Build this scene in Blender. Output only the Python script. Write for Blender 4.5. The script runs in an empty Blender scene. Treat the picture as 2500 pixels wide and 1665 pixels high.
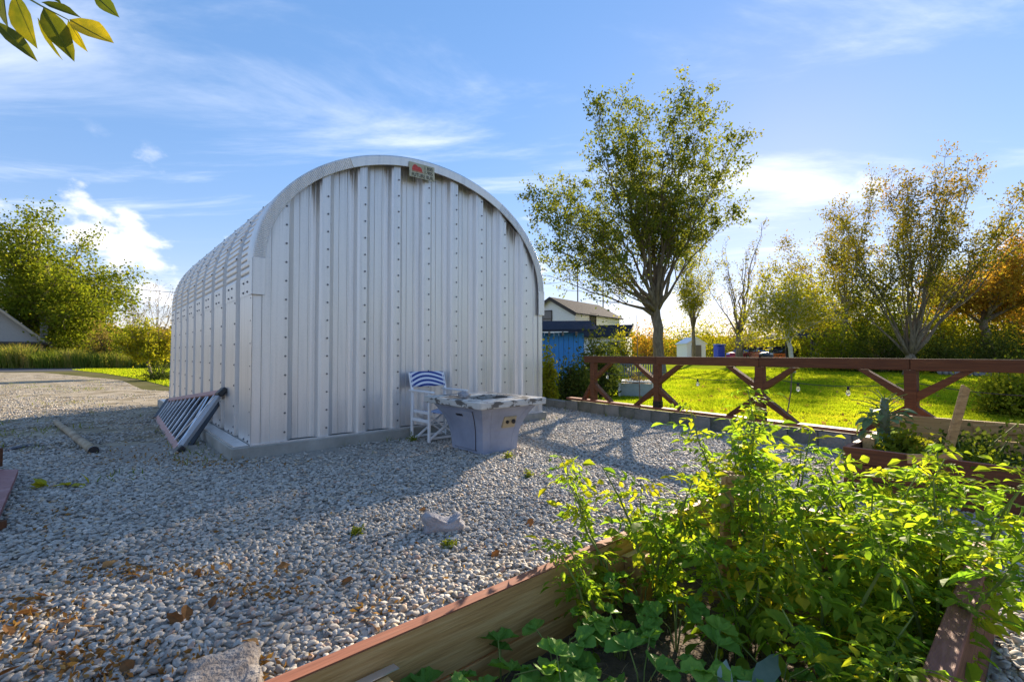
import bpy, bmesh, math, random
import numpy as np
from mathutils import Vector, Matrix, noise as mnoise

# ---------------------------------------------------------------- camera, sky, sun, exposure
sc = bpy.context.scene
COL = sc.collection
R = math.radians
CAM_H, F_PX, HOR, CX, CY = 1.245, 1165.0, 862.0, 1250.0, 832.5
PITCH = math.atan((HOR - CY) / F_PX)
cam_d = bpy.data.cameras.new('camera')
cam_d.sensor_width = 36.0
cam_d.lens = 36.0 * F_PX / 2500.0
cam_d.clip_start, cam_d.clip_end = 0.05, 3000
cam = bpy.data.objects.new('camera', cam_d)
COL.objects.link(cam)
cam.location = (0, 0, CAM_H)
cam.rotation_euler = (R(90) + PITCH, 0, 0)
sc.camera = cam

SUN_AZ, SUN_EL = R(29.5), R(17.8)           # azimuth to the right of the view axis
SUN_DIR = Vector((math.sin(SUN_AZ) * math.cos(SUN_EL), math.cos(SUN_AZ) * math.cos(SUN_EL), math.sin(SUN_EL)))
world = bpy.data.worlds.new('World')
sc.world = world
world.use_nodes = True
wt = world.node_tree
for n in list(wt.nodes):
    wt.nodes.remove(n)


def wn(t, **kw):
    n = wt.nodes.new(t)
    for k, v in kw.items():
        setattr(n, k, v)
    return n


def wl(a, b):
    wt.links.new(a, b)


sky = wn('ShaderNodeTexSky', sky_type='NISHITA', sun_disc=False)
sky.sun_elevation, sky.sun_rotation = SUN_EL, SUN_AZ
sky.altitude, sky.air_density, sky.dust_density, sky.ozone_density = 100, 1.0, 0.05, 2.4
tcw = wn('ShaderNodeTexCoord')
sep = wn('ShaderNodeSeparateXYZ')
wl(tcw.outputs['Generated'], sep.inputs[0])


def wmath(op, a, b=None, clamp=False):
    n = wn('ShaderNodeMath', operation=op, use_clamp=clamp)
    for i, v in enumerate((a, b)):
        if v is None:
            continue
        if isinstance(v, (int, float)):
            n.inputs[i].default_value = v
        else:
            wl(v, n.inputs[i])
    return n.outputs[0]


def wramp(fac, p0, p1):
    m = wn('ShaderNodeMapRange', interpolation_type='SMOOTHSTEP')
    m.inputs[1].default_value, m.inputs[2].default_value = p0, p1
    wl(fac, m.inputs[0])
    return m.outputs[0]


# high thin cirrus on a flat layer far above: plane coordinates x/z, y/z
zc = wmath('MAXIMUM', sep.outputs[2], 0.06)
px_ = wmath('DIVIDE', sep.outputs[0], zc)
py_ = wmath('DIVIDE', sep.outputs[1], zc)
comb = wn('ShaderNodeCombineXYZ')
wl(px_, comb.inputs[0]); wl(py_, comb.inputs[1])
mp = wn('ShaderNodeMapping')
mp.inputs['Rotation'].default_value = (0, 0, R(40))
mp.inputs['Scale'].default_value = (0.40, 1.0, 1.0)
mp.inputs['Location'].default_value = (12.1, 3.3, 0.0)
wl(comb.outputs[0], mp.inputs[0])
nz = wn('ShaderNodeTexNoise')
nz.inputs['Scale'].default_value, nz.inputs['Detail'].default_value = 1.1, 8.0
nz.inputs['Roughness'].default_value, nz.inputs['Distortion'].default_value = 0.62, 0.5
wl(mp.outputs[0], nz.inputs['Vector'])
cir = wmath('MULTIPLY', wramp(nz.outputs[0], 0.47, 0.80), 0.80)
cir = wmath('MULTIPLY', cir, wramp(sep.outputs[2], 0.03, 0.22))
# low puffs of cumulus near the horizon: noise in direction space, thresholded by height
mp2 = wn('ShaderNodeMapping')
mp2.inputs['Scale'].default_value = (9.0, 9.0, 13.0)
mp2.inputs['Location'].default_value = (2.3, 0.4, 0.2)
wl(tcw.outputs['Generated'], mp2.inputs[0])
nz2 = wn('ShaderNodeTexNoise')
nz2.inputs['Scale'].default_value, nz2.inputs['Detail'].default_value = 1.0, 7.0
nz2.inputs['Roughness'].default_value = 0.55
wl(mp2.outputs[0], nz2.inputs['Vector'])
hgt = wramp(sep.outputs[2], 0.34, 0.02)
bias = wmath('MULTIPLY', hgt, 0.05)
# cumulus towers stand in these directions (azimuth, elevation, radius in degrees)
for az_c, el_c, r_c, k_c in ((-42.0, 13.5, 4.4, .095), (-39.5, 10.0, 4.2, .10), (-48.0, 10.5, 4.5, .09), (-36.0, 7.5, 5.0, .11), (-31.0, 6.0, 5.0, .10), (-29.5, 11.0, 3.0, .12)):
    vm = wn('ShaderNodeVectorMath', operation='DOT_PRODUCT')
    a_, e_ = R(az_c), R(el_c)
    vm.inputs[1].default_value = (math.sin(a_) * math.cos(e_), math.cos(a_) * math.cos(e_), math.sin(e_))
    wl(tcw.outputs['Generated'], vm.inputs[0])
    bias = wmath('ADD', bias, wmath('MULTIPLY', wramp(vm.outputs['Value'], math.cos(R(r_c)), 1.0), k_c))
cu = wramp(wmath('ADD', nz2.outputs[0], bias), 0.615, 0.76)
cu = wmath('MULTIPLY', cu, wramp(sep.outputs[2], 0.36, 0.26))
mix1 = wn('ShaderNodeMix', data_type='RGBA')
wl(cir, mix1.inputs[0])
CIRRUS_COL, CUMUL_COL = (2.6, 2.7, 3.0, 1), (2.8, 2.75, 2.8, 1)
tint = wn('ShaderNodeMix', data_type='RGBA', blend_type='MULTIPLY')
tint.inputs[0].default_value = 1.0
tint.inputs[7].default_value = (1.02, 0.87, 0.99, 1)
gam = wn('ShaderNodeGamma')
gam.inputs[1].default_value = 0.45
wl(sky.outputs[0], gam.inputs[0])
hsv = wn('ShaderNodeHueSaturation')
hsv.inputs['Saturation'].default_value = 1.85
wl(gam.outputs[0], hsv.inputs['Color'])
wl(hsv.outputs[0], tint.inputs[6])
wl(tint.outputs[2], mix1.inputs[6]); mix1.inputs[7].default_value = CIRRUS_COL
mix2 = wn('ShaderNodeMix', data_type='RGBA')
wl(wmath('MULTIPLY', cu, 0.9), mix2.inputs[0])
wl(mix1.outputs[2], mix2.inputs[6]); mix2.inputs[7].default_value = CUMUL_COL
bg = wn('ShaderNodeBackground')
bg.inputs[1].default_value = 0.10
wl(mix2.outputs[2], bg.inputs[0])
wo = wn('ShaderNodeOutputWorld')
wl(bg.outputs[0], wo.inputs[0])

sun_d = bpy.data.lights.new('sun', 'SUN')
sun_d.energy, sun_d.angle, sun_d.color = 3.1, R(0.7), (1.0, 0.84, 0.64)
sun = bpy.data.objects.new('sun', sun_d)
COL.objects.link(sun)
sun.rotation_euler = (-SUN_DIR).to_track_quat('-Z', 'Y').to_euler()
sun.location = (20, 30, 20)

sc.view_settings.view_transform = 'Standard'
sc.view_settings.look = 'None'
sc.view_settings.exposure = 2.35
sc.view_settings.gamma = 1.0
sc.view_settings.use_curve_mapping = False
sc.render.engine = 'CYCLES'
sc.cycles.use_denoising = True
sc.cycles.max_bounces = 6
sc.cycles.transparent_max_bounces = 8
sc.cycles.sample_clamp_indirect = 4.0

# ---------------------------------------------------------------- helpers
rnd = random.Random(11)
nprng = np.random.default_rng(7)


def ray(x, y):
    v = ((x - CX) / F_PX, 1.0, -(y - CY) / F_PX)
    c, s = math.cos(PITCH), math.sin(PITCH)
    return Vector((v[0], v[1] * c - v[2] * s, v[1] * s + v[2] * c))


def gp(x, y, z=0.0):
    """world point at height z seen at photo pixel x, y"""
    r = ray(x, y)
    return r * ((z - CAM_H) / r.z) + Vector((0, 0, CAM_H))


def at(x, y, d):
    """world point at forward distance d seen at photo pixel x, y"""
    r = ray(x, y)
    return r * (d / r.y) + Vector((0, 0, CAM_H))


THETA = R(41.617)       # the yard's axes: barn, beds and table share them
U = Vector((math.cos(THETA), math.sin(THETA), 0))
S = Vector((-math.sin(THETA), math.cos(THETA), 0))
Z = Vector((0, 0, 1))


class MB:
    def __init__(self):
        self.v, self.f = [], []

    def add(self, vs, fs):
        o = len(self.v)
        self.v += [tuple(p) for p in vs]
        self.f += [tuple(i + o for i in q) for q in fs]
        return self

    def box(self, c, s, rz=0.0, m=None):
        hx, hy, hz = s[0] / 2, s[1] / 2, s[2] / 2
        M = m if m is not None else Matrix.Rotation(rz, 3, 'Z')
        c = Vector(c)
        vs = [c + M @ Vector((x * hx, y * hy, z * hz)) for x in (-1, 1) for y in (-1, 1) for z in (-1, 1)]
        return self.add(vs, [(0, 1, 3, 2), (4, 6, 7, 5), (0, 4, 5, 1), (2, 3, 7, 6), (0, 2, 6, 4), (1, 5, 7, 3)])

    def bar(self, a, b, w, h, up=Z):
        """rectangular bar from a to b"""
        a, b = Vector(a), Vector(b)
        d = (b - a)
        L = d.length
        d.normalize()
        s = d.cross(up)
        if s.length < 1e-4:
            s = d.cross(Vector((1, 0, 0)))
        s.normalize()
        t = s.cross(d)
        M = Matrix((s, d, t)).transposed()
        return self.box((a + b) / 2, (w, L, h), m=M)

    def tube(self, pts, rad, n=6, cap=True):
        pts = [Vector(p) for p in pts]
        if isinstance(rad, (int, float)):
            rad = [rad] * len(pts)
        o = len(self.v)
        up = Vector((0.31, 0.22, 0.92))
        for i, p in enumerate(pts):
            d = (pts[min(i + 1, len(pts) - 1)] - pts[max(i - 1, 0)])
            if d.length < 1e-9:
                d = Vector((0, 0, 1))
            d.normalize()
            a = d.cross(up)
            if a.length < 0.05:
                a = d.cross(Vector((1, 0, 0)))
            a.normalize()
            b = d.cross(a)
            for k in range(n):
                t = 2 * math.pi * k / n
                q = p + (a * math.cos(t) + b * math.sin(t)) * rad[i]
                self.v.append((q.x, q.y, q.z))
        for i in range(len(pts) - 1):
            for k in range(n):
                k2 = (k + 1) % n
                self.f.append((o + i * n + k, o + i * n + k2, o + (i + 1) * n + k2, o + (i + 1) * n + k))
        if cap:
            self.f.append(tuple(o + k for k in range(n))[::-1])
            e = o + (len(pts) - 1) * n
            self.f.append(tuple(e + k for k in range(n)))
        return self

    def lathe(self, c, prof, n=14, axis=Z, cap=True):
        c = Vector(c)
        return self.tube([c + axis * z for r, z in prof], [max(r, 1e-4) for r, z in prof], n, cap)

    def mesh(self, name, mat=None, smooth=False):
        me = bpy.data.meshes.new(name)
        me.from_pydata(self.v, [], self.f)
        if smooth:
            me.shade_smooth()
        if mat:
            me.materials.append(mat)
        me.update()
        return me

    def build(self, name, mat, parent=None, smooth=False, bevel=0.0):
        me = self.mesh(name, mat, smooth)
        if bevel > 0:
            bm = bmesh.new()
            bm.from_mesh(me)
            bmesh.ops.remove_doubles(bm, verts=bm.verts, dist=1e-6)
            bmesh.ops.bevel(bm, geom=list(bm.edges), offset=bevel, segments=1, affect='EDGES', profile=0.5)
            bm.to_mesh(me)
            bm.free()
        return link(name, me, parent)


def link(name, me, parent=None):
    o = bpy.data.objects.new(name, me)
    COL.objects.link(o)
    if parent is not None:
        o.parent = parent
    return o


def tag(o, label=None, cat=None, group=None, kind=None):
    if label: o['label'] = label
    if cat: o['category'] = cat
    if group: o['group'] = group
    if kind: o['kind'] = kind
    return o


def empty(name, label, cat, loc=(0, 0, 0), rz=0.0, group=None):
    o = bpy.data.objects.new(name, None)
    COL.objects.link(o)
    o.location = loc
    o.rotation_euler = (0, 0, rz)
    return tag(o, label, cat, group)


def np_mesh(name, verts, faces_n, mat, rnd_face=None, smooth=False):
    """fast mesh of equal polygons: verts (N*k,3) in order"""
    k = faces_n
    n = len(verts) // k
    me = bpy.data.meshes.new(name)
    me.vertices.add(n * k)
    me.vertices.foreach_set('co', np.ascontiguousarray(verts, dtype=np.float32).ravel())
    me.loops.add(n * k)
    me.loops.foreach_set('vertex_index', np.arange(n * k, dtype=np.int32))
    me.polygons.add(n)
    me.polygons.foreach_set('loop_start', np.arange(0, n * k, k, dtype=np.int32))
    me.polygons.foreach_set('loop_total', np.full(n, k, dtype=np.int32))
    me.update(calc_edges=True)
    if rnd_face is not None:
        a = me.attributes.new('rnd', 'FLOAT', 'FACE')
        a.data.foreach_set('value', np.ascontiguousarray(rnd_face, dtype=np.float32))
    if mat:
        me.materials.append(mat)
    return me


def leaf_quads(P, size, g, elong=1.55, flat=0.0, rv=None):
    """rhombic folded leaves at points P (N,3): returns verts (N*4,3)"""
    n = len(P)
    d = g.normal(size=(n, 3))
    d[:, 2] -= .35
    d /= np.linalg.norm(d, axis=1)[:, None]
    q = g.normal(size=(n, 3))
    q[:, 2] *= (1 - flat)
    s = np.cross(d, q)
    s /= np.linalg.norm(s, axis=1)[:, None] + 1e-9
    L = size * g.uniform(.65, 1.3, n)[:, None]
    w = L / elong / 2
    nn = np.cross(d, s) * (L * .12)
    a = P
    b = P + d * L * .45 + s * w + nn
    c = P + d * L
    e = P + d * L * .45 - s * w + nn
    return np.stack([a, b, c, e], 1).reshape(-1, 3)


# ---------------------------------------------------------------- materials
def ramp_node(nt, stops):
    r = nt.nodes.new('ShaderNodeValToRGB')
    els = r.color_ramp.elements
    while len(els) > 1:
        els.remove(els[-1])
    els[0].position, els[0].color = stops[0][0], (*stops[0][1], 1)
    for p, c in stops[1:]:
        e = els.new(p)
        e.color = (*c, 1)
    return r


def mk(name):
    m = bpy.data.materials.new(name)
    m.use_nodes = True
    nt = m.node_tree
    b = nt.nodes['Principled BSDF']
    return m, nt, b


def mat_noise(name, stops, scale=8.0, rough=0.7, metal=0.0, bump=0.0, bscale=40.0, stretch=(1, 1, 1), detail=6.0, objrand=0.0,
              spec=0.5, coords='Object'):
    """stops: [(pos, rgb), ...] over fractal noise"""
    m, nt, b = mk(name)
    tc = nt.nodes.new('ShaderNodeTexCoord')
    mp = nt.nodes.new('ShaderNodeMapping')
    mp.inputs['Scale'].default_value = stretch
    nt.links.new(tc.outputs[coords], mp.inputs[0])
    nz = nt.nodes.new('ShaderNodeTexNoise')
    nz.inputs['Scale'].default_value = scale
    nz.inputs['Detail'].default_value = detail
    nz.inputs['Roughness'].default_value = 0.65
    nt.links.new(mp.outputs[0], nz.inputs['Vector'])
    fac = nz.outputs[0]
    if objrand:
        oi = nt.nodes.new('ShaderNodeObjectInfo')
        ad = nt.nodes.new('ShaderNodeMath'); ad.operation = 'MULTIPLY_ADD'
        ad.inputs[1].default_value = objrand; ad.inputs[2].default_value = -objrand / 2
        nt.links.new(oi.outputs['Random'], ad.inputs[0])
        a2 = nt.nodes.new('ShaderNodeMath'); a2.operation = 'ADD'
        nt.links.new(ad.outputs[0], a2.inputs[0]); nt.links.new(fac, a2.inputs[1])
        fac = a2.outputs[0]
    rp = ramp_node(nt, stops)
    nt.links.new(fac, rp.inputs[0])
    nt.links.new(rp.outputs[0], b.inputs['Base Color'])
    b.inputs['Roughness'].default_value = rough
    b.inputs['Metallic'].default_value = metal
    b.inputs['Specular IOR Level'].default_value = spec
    if bump:
        n2 = nt.nodes.new('ShaderNodeTexNoise')
        n2.inputs['Scale'].default_value = bscale
        n2.inputs['Detail'].default_value = 5
        nt.links.new(mp.outputs[0], n2.inputs['Vector'])
        bp = nt.nodes.new('ShaderNodeBump')
        bp.inputs['Strength'].default_value = bump
        bp.inputs['Distance'].default_value = 0.02
        nt.links.new(n2.outputs[0], bp.inputs['Height'])
        nt.links.new(bp.outputs[0], b.inputs['Normal'])
    return m


def mat_wood(name, c0, c1, c2, rough=0.7, axis=0, scale=1.0, bump=0.25):
    """long grain along one local axis, with knots of darker wood"""
    st = [14.0 * scale, 14.0 * scale, 14.0 * scale]
    st[axis] = 0.9 * scale
    m = mat_noise(name, [(0.28, c0), (0.5, c1), (0.74, c2)], 3.0, rough, 0, bump, 6.0, tuple(st), 8.0, 0.12)
    return m


def leaf_mat(name, stops, trans=0.45, rough=0.5, attr='rnd', objrand=False, tint=(1.25, 1.2, 0.55)):
    m, nt, b = mk(name)
    rp = ramp_node(nt, stops)
    if objrand:
        oi = nt.nodes.new('ShaderNodeObjectInfo')
        src = oi.outputs['Random']
    else:
        a = nt.nodes.new('ShaderNodeAttribute')
        a.attribute_name = attr
        src = a.outputs['Fac']
    geo = nt.nodes.new('ShaderNodeNewGeometry')
    nz = nt.nodes.new('ShaderNodeTexNoise')
    nz.inputs['Scale'].default_value = 26.0 if objrand else 0.6
    nz.inputs['Detail'].default_value = 4
    nt.links.new(geo.outputs['Position'], nz.inputs['Vector'])
    mx = nt.nodes.new('ShaderNodeMath'); mx.operation = 'MULTIPLY_ADD'
    mx.inputs[1].default_value = 0.7
    nt.links.new(src, mx.inputs[0])
    m2 = nt.nodes.new('ShaderNodeMath'); m2.operation = 'MULTIPLY_ADD'
    m2.inputs[1].default_value = 0.9; m2.inputs[2].default_value = -0.3
    nt.links.new(nz.outputs[0], m2.inputs[0])
    nt.links.new(m2.outputs[0], mx.inputs[2])
    nt.links.new(mx.outputs[0], rp.inputs[0])
    nt.links.new(rp.outputs[0], b.inputs['Base Color'])
    b.inputs['Roughness'].default_value = rough
    b.inputs['Specular IOR Level'].default_value = 0.08 if objrand else 0.0
    tr = nt.nodes.new('ShaderNodeBsdfTranslucent')
    tm = nt.nodes.new('ShaderNodeMix'); tm.data_type = 'RGBA'; tm.blend_type = 'MULTIPLY'
    tm.inputs[0].default_value = 1.0
    tm.inputs[7].default_value = (*tint, 1)
    nt.links.new(rp.outputs[0], tm.inputs[6])
    nt.links.new(tm.outputs[2], tr.inputs[0])
    ms = nt.nodes.new('ShaderNodeMixShader')
    ms.inputs[0].default_value = trans
    out = nt.nodes['Material Output']
    nt.links.new(b.outputs[0], ms.inputs[1])
    nt.links.new(tr.outputs[0], ms.inputs[2])
    nt.links.new(ms.outputs[0], out.inputs[0])
    return m


def mat_plain(name, c, rough=0.6, metal=0.0, var=0.12, scale=6.0, bump=0.0, spec=0.5):
    lo = tuple(max(0, x * (1 - var)) for x in c)
    hi = tuple(min(1, x * (1 + var)) for x in c)
    return mat_noise(name, [(0.3, lo), (0.7, hi)], scale, rough, metal, bump, 30.0, spec=spec)


M = {}
M['ground'] = mat_noise('rough ground', [(0.3, (0.07, 0.075, 0.025)), (0.5, (0.12, 0.115, 0.05)), (0.7, (0.16, 0.14, 0.08))], 0.35, 0.95, bump=0.5, bscale=6, spec=0.0)
M['lawn'] = mat_noise('lawn turf', [(0.3, (0.14, 0.21, 0.012)), (0.5, (0.24, 0.30, 0.018)), (0.72, (0.33, 0.32, 0.03))], 0.7, 0.95, bump=0.8, bscale=25, spec=0.0)
M['grass'] = leaf_mat('grass blades', [(0.0, (0.15, 0.24, 0.012)), (0.5, (0.30, 0.38, 0.02)), (1.0, (0.46, 0.43, 0.04))], 0.6)
M['tallgrass'] = leaf_mat('roadside grass', [(0.0, (0.07, 0.14, 0.02)), (0.5, (0.19, 0.22, 0.04)), (1.0, (0.40, 0.30, 0.12))], 0.45)
M['asphalt'] = mat_noise('old asphalt', [(0.3, (0.075, 0.08, 0.09)), (0.7, (0.11, 0.11, 0.12))], 3.0, 0.9, bump=0.3, bscale=60, spec=0.0)
M['drive'] = mat_noise('packed stone dust', [(0.25, (0.10, 0.10, 0.045)), (0.40, (0.22, 0.185, 0.125)), (0.55, (0.36, 0.315, 0.24)), (0.68, (0.44, 0.39, 0.31)), (0.8, (0.27, 0.235, 0.17))], 1.6, 0.95, bump=0.8, bscale=50, detail=9, spec=0.0)
M['gravelbed'] = mat_noise('gravel fines', [(0.3, (0.22, 0.20, 0.17)), (0.7, (0.40, 0.37, 0.32))], 30, 0.95, bump=1.0, bscale=40, spec=0.0)
M['concrete'] = mat_noise('weathered concrete', [(0.25, (0.15, 0.165, 0.12)), (0.45, (0.27, 0.265, 0.235)), (0.75, (0.39, 0.375, 0.34))], 2.2, 0.9, bump=0.5, bscale=30, detail=9, objrand=0.25)
M['soil'] = mat_noise('garden soil', [(0.3, (0.035, 0.025, 0.016)), (0.55, (0.085, 0.06, 0.038)), (0.75, (0.18, 0.135, 0.085))], 14, 0.98, bump=1.0, bscale=35)
M['red'] = mat_wood('red stained timber', (0.068, 0.023, 0.008), (0.115, 0.041, 0.013), (0.165, 0.066, 0.024), 0.85)
M['redcap'] = mat_wood('red stained edge', (0.17, 0.055, 0.026), (0.26, 0.088, 0.042), (0.34, 0.135, 0.075), 0.7)
M['tan'] = mat_wood('treated timber', (0.27, 0.135, 0.045), (0.46, 0.255, 0.085), (0.57, 0.36, 0.15), 0.75)
M['dark'] = mat_plain('black plastic', (0.015, 0.015, 0.018), 0.45)
M['blackmetal'] = mat_plain('black metal', (0.02, 0.02, 0.022), 0.4, 0.6)
M['white'] = mat_plain('white paint', (0.74, 0.75, 0.76), 0.55, var=0.06)
M['bolt'] = mat_plain('zinc bolt', (0.16, 0.17, 0.19), 0.4, 0.8)
M['dirtyalu'] = mat_plain('aluminium', (0.72, 0.73, 0.76), 0.35, 0.85, var=0.1)
M['bark'] = mat_noise('grey bark', [(0.3, (0.08, 0.06, 0.04)), (0.55, (0.19, 0.15, 0.105)), (0.75, (0.30, 0.245, 0.18))], 3.5, 0.9, bump=0.8, bscale=18, stretch=(3, 3, 0.7))
M['birch'] = mat_noise('birch bark', [(0.3, (0.10, 0.09, 0.08)), (0.42, (0.5, 0.48, 0.44)), (0.75, (0.68, 0.66, 0.62))], 3.5, 0.8, bump=0.4, bscale=18, stretch=(0.6, 0.6, 4))
M['stem'] = mat_plain('green stem', (0.17, 0.21, 0.055), 0.8, var=0.35, spec=.1)
M['drystem'] = mat_plain('dry stem', (0.28, 0.19, 0.10), 0.8, var=0.35)


def metal_sheet():
    """aluminium-zinc coated steel: spangle, rain streaks running down, slight oil-canning"""
    m, nt, b = mk('coated steel sheet')
    L = nt.links.new
    tc = nt.nodes.new('ShaderNodeTexCoord')
    mp = nt.nodes.new('ShaderNodeMapping'); mp.inputs['Scale'].default_value = (9, 9, 0.35)
    L(tc.outputs['Object'], mp.inputs[0])
    nz = nt.nodes.new('ShaderNodeTexNoise'); nz.inputs['Scale'].default_value = 1.6; nz.inputs['Detail'].default_value = 7
    L(mp.outputs[0], nz.inputs['Vector'])
    vo = nt.nodes.new('ShaderNodeTexVoronoi'); vo.inputs['Scale'].default_value = 90
    L(tc.outputs['Object'], vo.inputs['Vector'])
    mx = nt.nodes.new('ShaderNodeMath'); mx.operation = 'MULTIPLY_ADD'; mx.inputs[1].default_value = 0.10
    sp = nt.nodes.new('ShaderNodeSeparateColor'); L(vo.outputs['Color'], sp.inputs[0])
    L(sp.outputs[0], mx.inputs[0]); L(nz.outputs[0], mx.inputs[2])
    rp = ramp_node(nt, [(0.28, (0.53, 0.535, 0.535)), (0.45, (0.635, 0.635, 0.63)), (0.62, (0.71, 0.705, 0.695)), (0.85, (0.62, 0.625, 0.62))])
    L(mx.outputs[0], rp.inputs[0])
    # dirt washed down in streaks from the flashing (attribute: distance below it; panels without it read 0 and stay clean)
    at_ = nt.nodes.new('ShaderNodeAttribute'); at_.attribute_name = 'below'
    m3 = nt.nodes.new('ShaderNodeMapping'); m3.inputs['Scale'].default_value = (38, 38, 0.6)
    L(tc.outputs['Object'], m3.inputs[0])
    n3 = nt.nodes.new('ShaderNodeTexNoise'); n3.inputs['Scale'].default_value = 1.0; n3.inputs['Detail'].default_value = 4
    L(m3.outputs[0], n3.inputs['Vector'])
    ln = nt.nodes.new('ShaderNodeMapRange'); ln.inputs[1].default_value = .38; ln.inputs[2].default_value = .72; ln.inputs[3].default_value = .04; ln.inputs[4].default_value = .75
    L(n3.outputs[0], ln.inputs[0])
    dv = nt.nodes.new('ShaderNodeMath'); dv.operation = 'DIVIDE'; L(at_.outputs['Fac'], dv.inputs[0]); L(ln.outputs[0], dv.inputs[1])
    iv = nt.nodes.new('ShaderNodeMapRange'); iv.inputs[3].default_value = .32; iv.inputs[4].default_value = 0.0; L(dv.outputs[0], iv.inputs[0])
    hs = nt.nodes.new('ShaderNodeMath'); hs.operation = 'GREATER_THAN'; hs.inputs[1].default_value = 1e-4; L(at_.outputs['Fac'], hs.inputs[0])
    ml = nt.nodes.new('ShaderNodeMath'); ml.operation = 'MULTIPLY'; L(iv.outputs[0], ml.inputs[0]); L(hs.outputs[0], ml.inputs[1])
    cm = nt.nodes.new('ShaderNodeMix'); cm.data_type = 'RGBA'; L(ml.outputs[0], cm.inputs[0]); L(rp.outputs[0], cm.inputs[6]); cm.inputs[7].default_value = (.17, .18, .17, 1)
    L(cm.outputs[2], b.inputs['Base Color'])
    b.inputs['Metallic'].default_value = 0.76
    rr = nt.nodes.new('ShaderNodeMapRange'); rr.inputs[3].default_value = 0.34; rr.inputs[4].default_value = 0.5
    L(nz.outputs[0], rr.inputs[0]); L(rr.outputs[0], b.inputs['Roughness'])
    n2 = nt.nodes.new('ShaderNodeTexNoise'); n2.inputs['Scale'].default_value = 1.3; n2.inputs['Detail'].default_value = 2
    L(tc.outputs['Object'], n2.inputs['Vector'])
    bp = nt.nodes.new('ShaderNodeBump'); bp.inputs['Strength'].default_value = 0.16; bp.inputs['Distance'].default_value = 0.03
    L(n2.outputs[0], bp.inputs['Height']); L(bp.outputs[0], b.inputs['Normal'])
    return m


M['steel'] = metal_sheet()

# ---------------------------------------------------------------- the setting: ground, lawn, drive, road, gravel
def sheet(name, pts, z, mat, label=None):
    mb = MB()
    mb.add([(p[0], p[1], z) for p in pts], [tuple(range(len(pts)))])
    o = mb.build(name, mat)
    tag(o, label, kind='structure')
    return o


def to_xy(p):
    return (p.x, p.y)


sheet('ground', [(-900, -300), (900, -300), (900, 1500), (-900, 1500)], 0.0, M['ground'])
BA = Vector((-3.066, 5.622, 0))          # barn's near left corner on the ground
BW, BL, SLAB_Z = 4.83, 7.54, 0.16


def bfr(a, b, z=0.0):
    return BA + U * a + S * b + Z * z


FP = [gp(1450, 976, .28), gp(1615, 993, .28), gp(1869, 1021, .28), gp(2228, 1065, .28)]
FD = Vector((FP[3].x - FP[0].x, FP[3].y - FP[0].y, 0)).normalized()
F0 = Vector((FP[0].x, FP[0].y, 0))
FN = Vector((FD.y, -FD.x, 0))            # towards the yard (near side)
if FN.dot(-F0) < 0:
    FN = -FN


def ffr(t, n=0.0, z=0.0):
    return F0 + FD * t + FN * n + Z * z


def fence_side(x, y):
    """positive in the yard, negative on the lawn"""
    return (x - F0.x) * FN.x + (y - F0.y) * FN.y


drive_pts = [(-60, 12.0), (-60, 29.5), (-30, 30.5), (-18, 22), (-12.5, 16.2), (-6, 13.5), (-4, 9), (-2, 5), (-3, 0), (-60, -10)]
sheet('driveway', drive_pts, 0.004, M['drive'])
sheet('road', [(-160, 29.6), (-33, 31.4), (-24, 37), (-18, 60), (-24, 60), (-34, 41), (-160, 37.5)], 0.008, M['asphalt'])
lawn_a = ffr(-3.4, -0.25)
lawn_pts = [to_xy(lawn_a), to_xy(ffr(12, -0.25)), (60, -20), (90, 40), (60, 62), (20, 62), (-2, 40), (-1.5, 16)]
sheet('lawn', lawn_pts, 0.006, M['lawn'])
sidelawn = [to_xy(gp(x, y)) for x, y in ((175, 903), (255, 912), (330, 924), (412, 944), (480, 950), (480, 899), (380, 896), (260, 898))]
sheet('side_lawn', sidelawn, 0.012, M['lawn'])
yard = [to_xy(ffr(-2.6, 0.12)), to_xy(ffr(13, 0.12)), (9, -8), (-9, -8), (-9, 4.2), (-5.6, 6.0), (-4.5, 7.0), (0.5, 9.6)]
sheet('gravel_yard', yard, 0.016, M['gravelbed'])

# ------------------------------------------------ beds (positions needed for the gravel too)
RIM_Z = 0.40
B1a = gp(1078, 1486, RIM_Z)              # a point on the near bed's rim beside the gravel
BED_W = 1.17
B1_far = 2.05                            # along U from B1a to the far end


def b1(a, b, z=0.0):
    """near bed: a along U from B1a, b across towards the right"""
    return Vector((B1a.x, B1a.y, 0)) + U * a - S * b + Z * z


B2a = gp(2058, 1091, RIM_Z)


def b2(a, b, z=0.0):
    """far bed: a along -S (to the right), b along U (away)"""
    return Vector((B2a.x, B2a.y, 0)) - S * a + U * b + Z * z


def in_bed(x, y, pad=0.02):
    d = Vector((x - B1a.x, y - B1a.y, 0))
    a, b = d.dot(U), -d.dot(S)
    if a < B1_far + pad and -pad < b < BED_W + pad:
        return True
    d = Vector((x - B2a.x, y - B2a.y, 0))
    a, b = -d.dot(S), d.dot(U)
    return a > -pad and -pad < b < 1.75


def in_barn(x, y):
    d = Vector((x, y, 0)) - BA
    a, b = d.dot(U), d.dot(S)
    return -0.24 < a < BW + 0.1 and -0.04 < b < BL + 0.1


def poly_mask(x, y, poly):
    inside = np.zeros(len(x), bool)
    j = len(poly) - 1
    for i in range(len(poly)):
        xi, yi = poly[i]; xj, yj = poly[j]
        c = ((yi > y) != (yj > y)) & (x < (xj - xi) * (y - yi) / (yj - yi + 1e-12) + xi)
        inside ^= c
        j = i
    return inside


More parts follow.
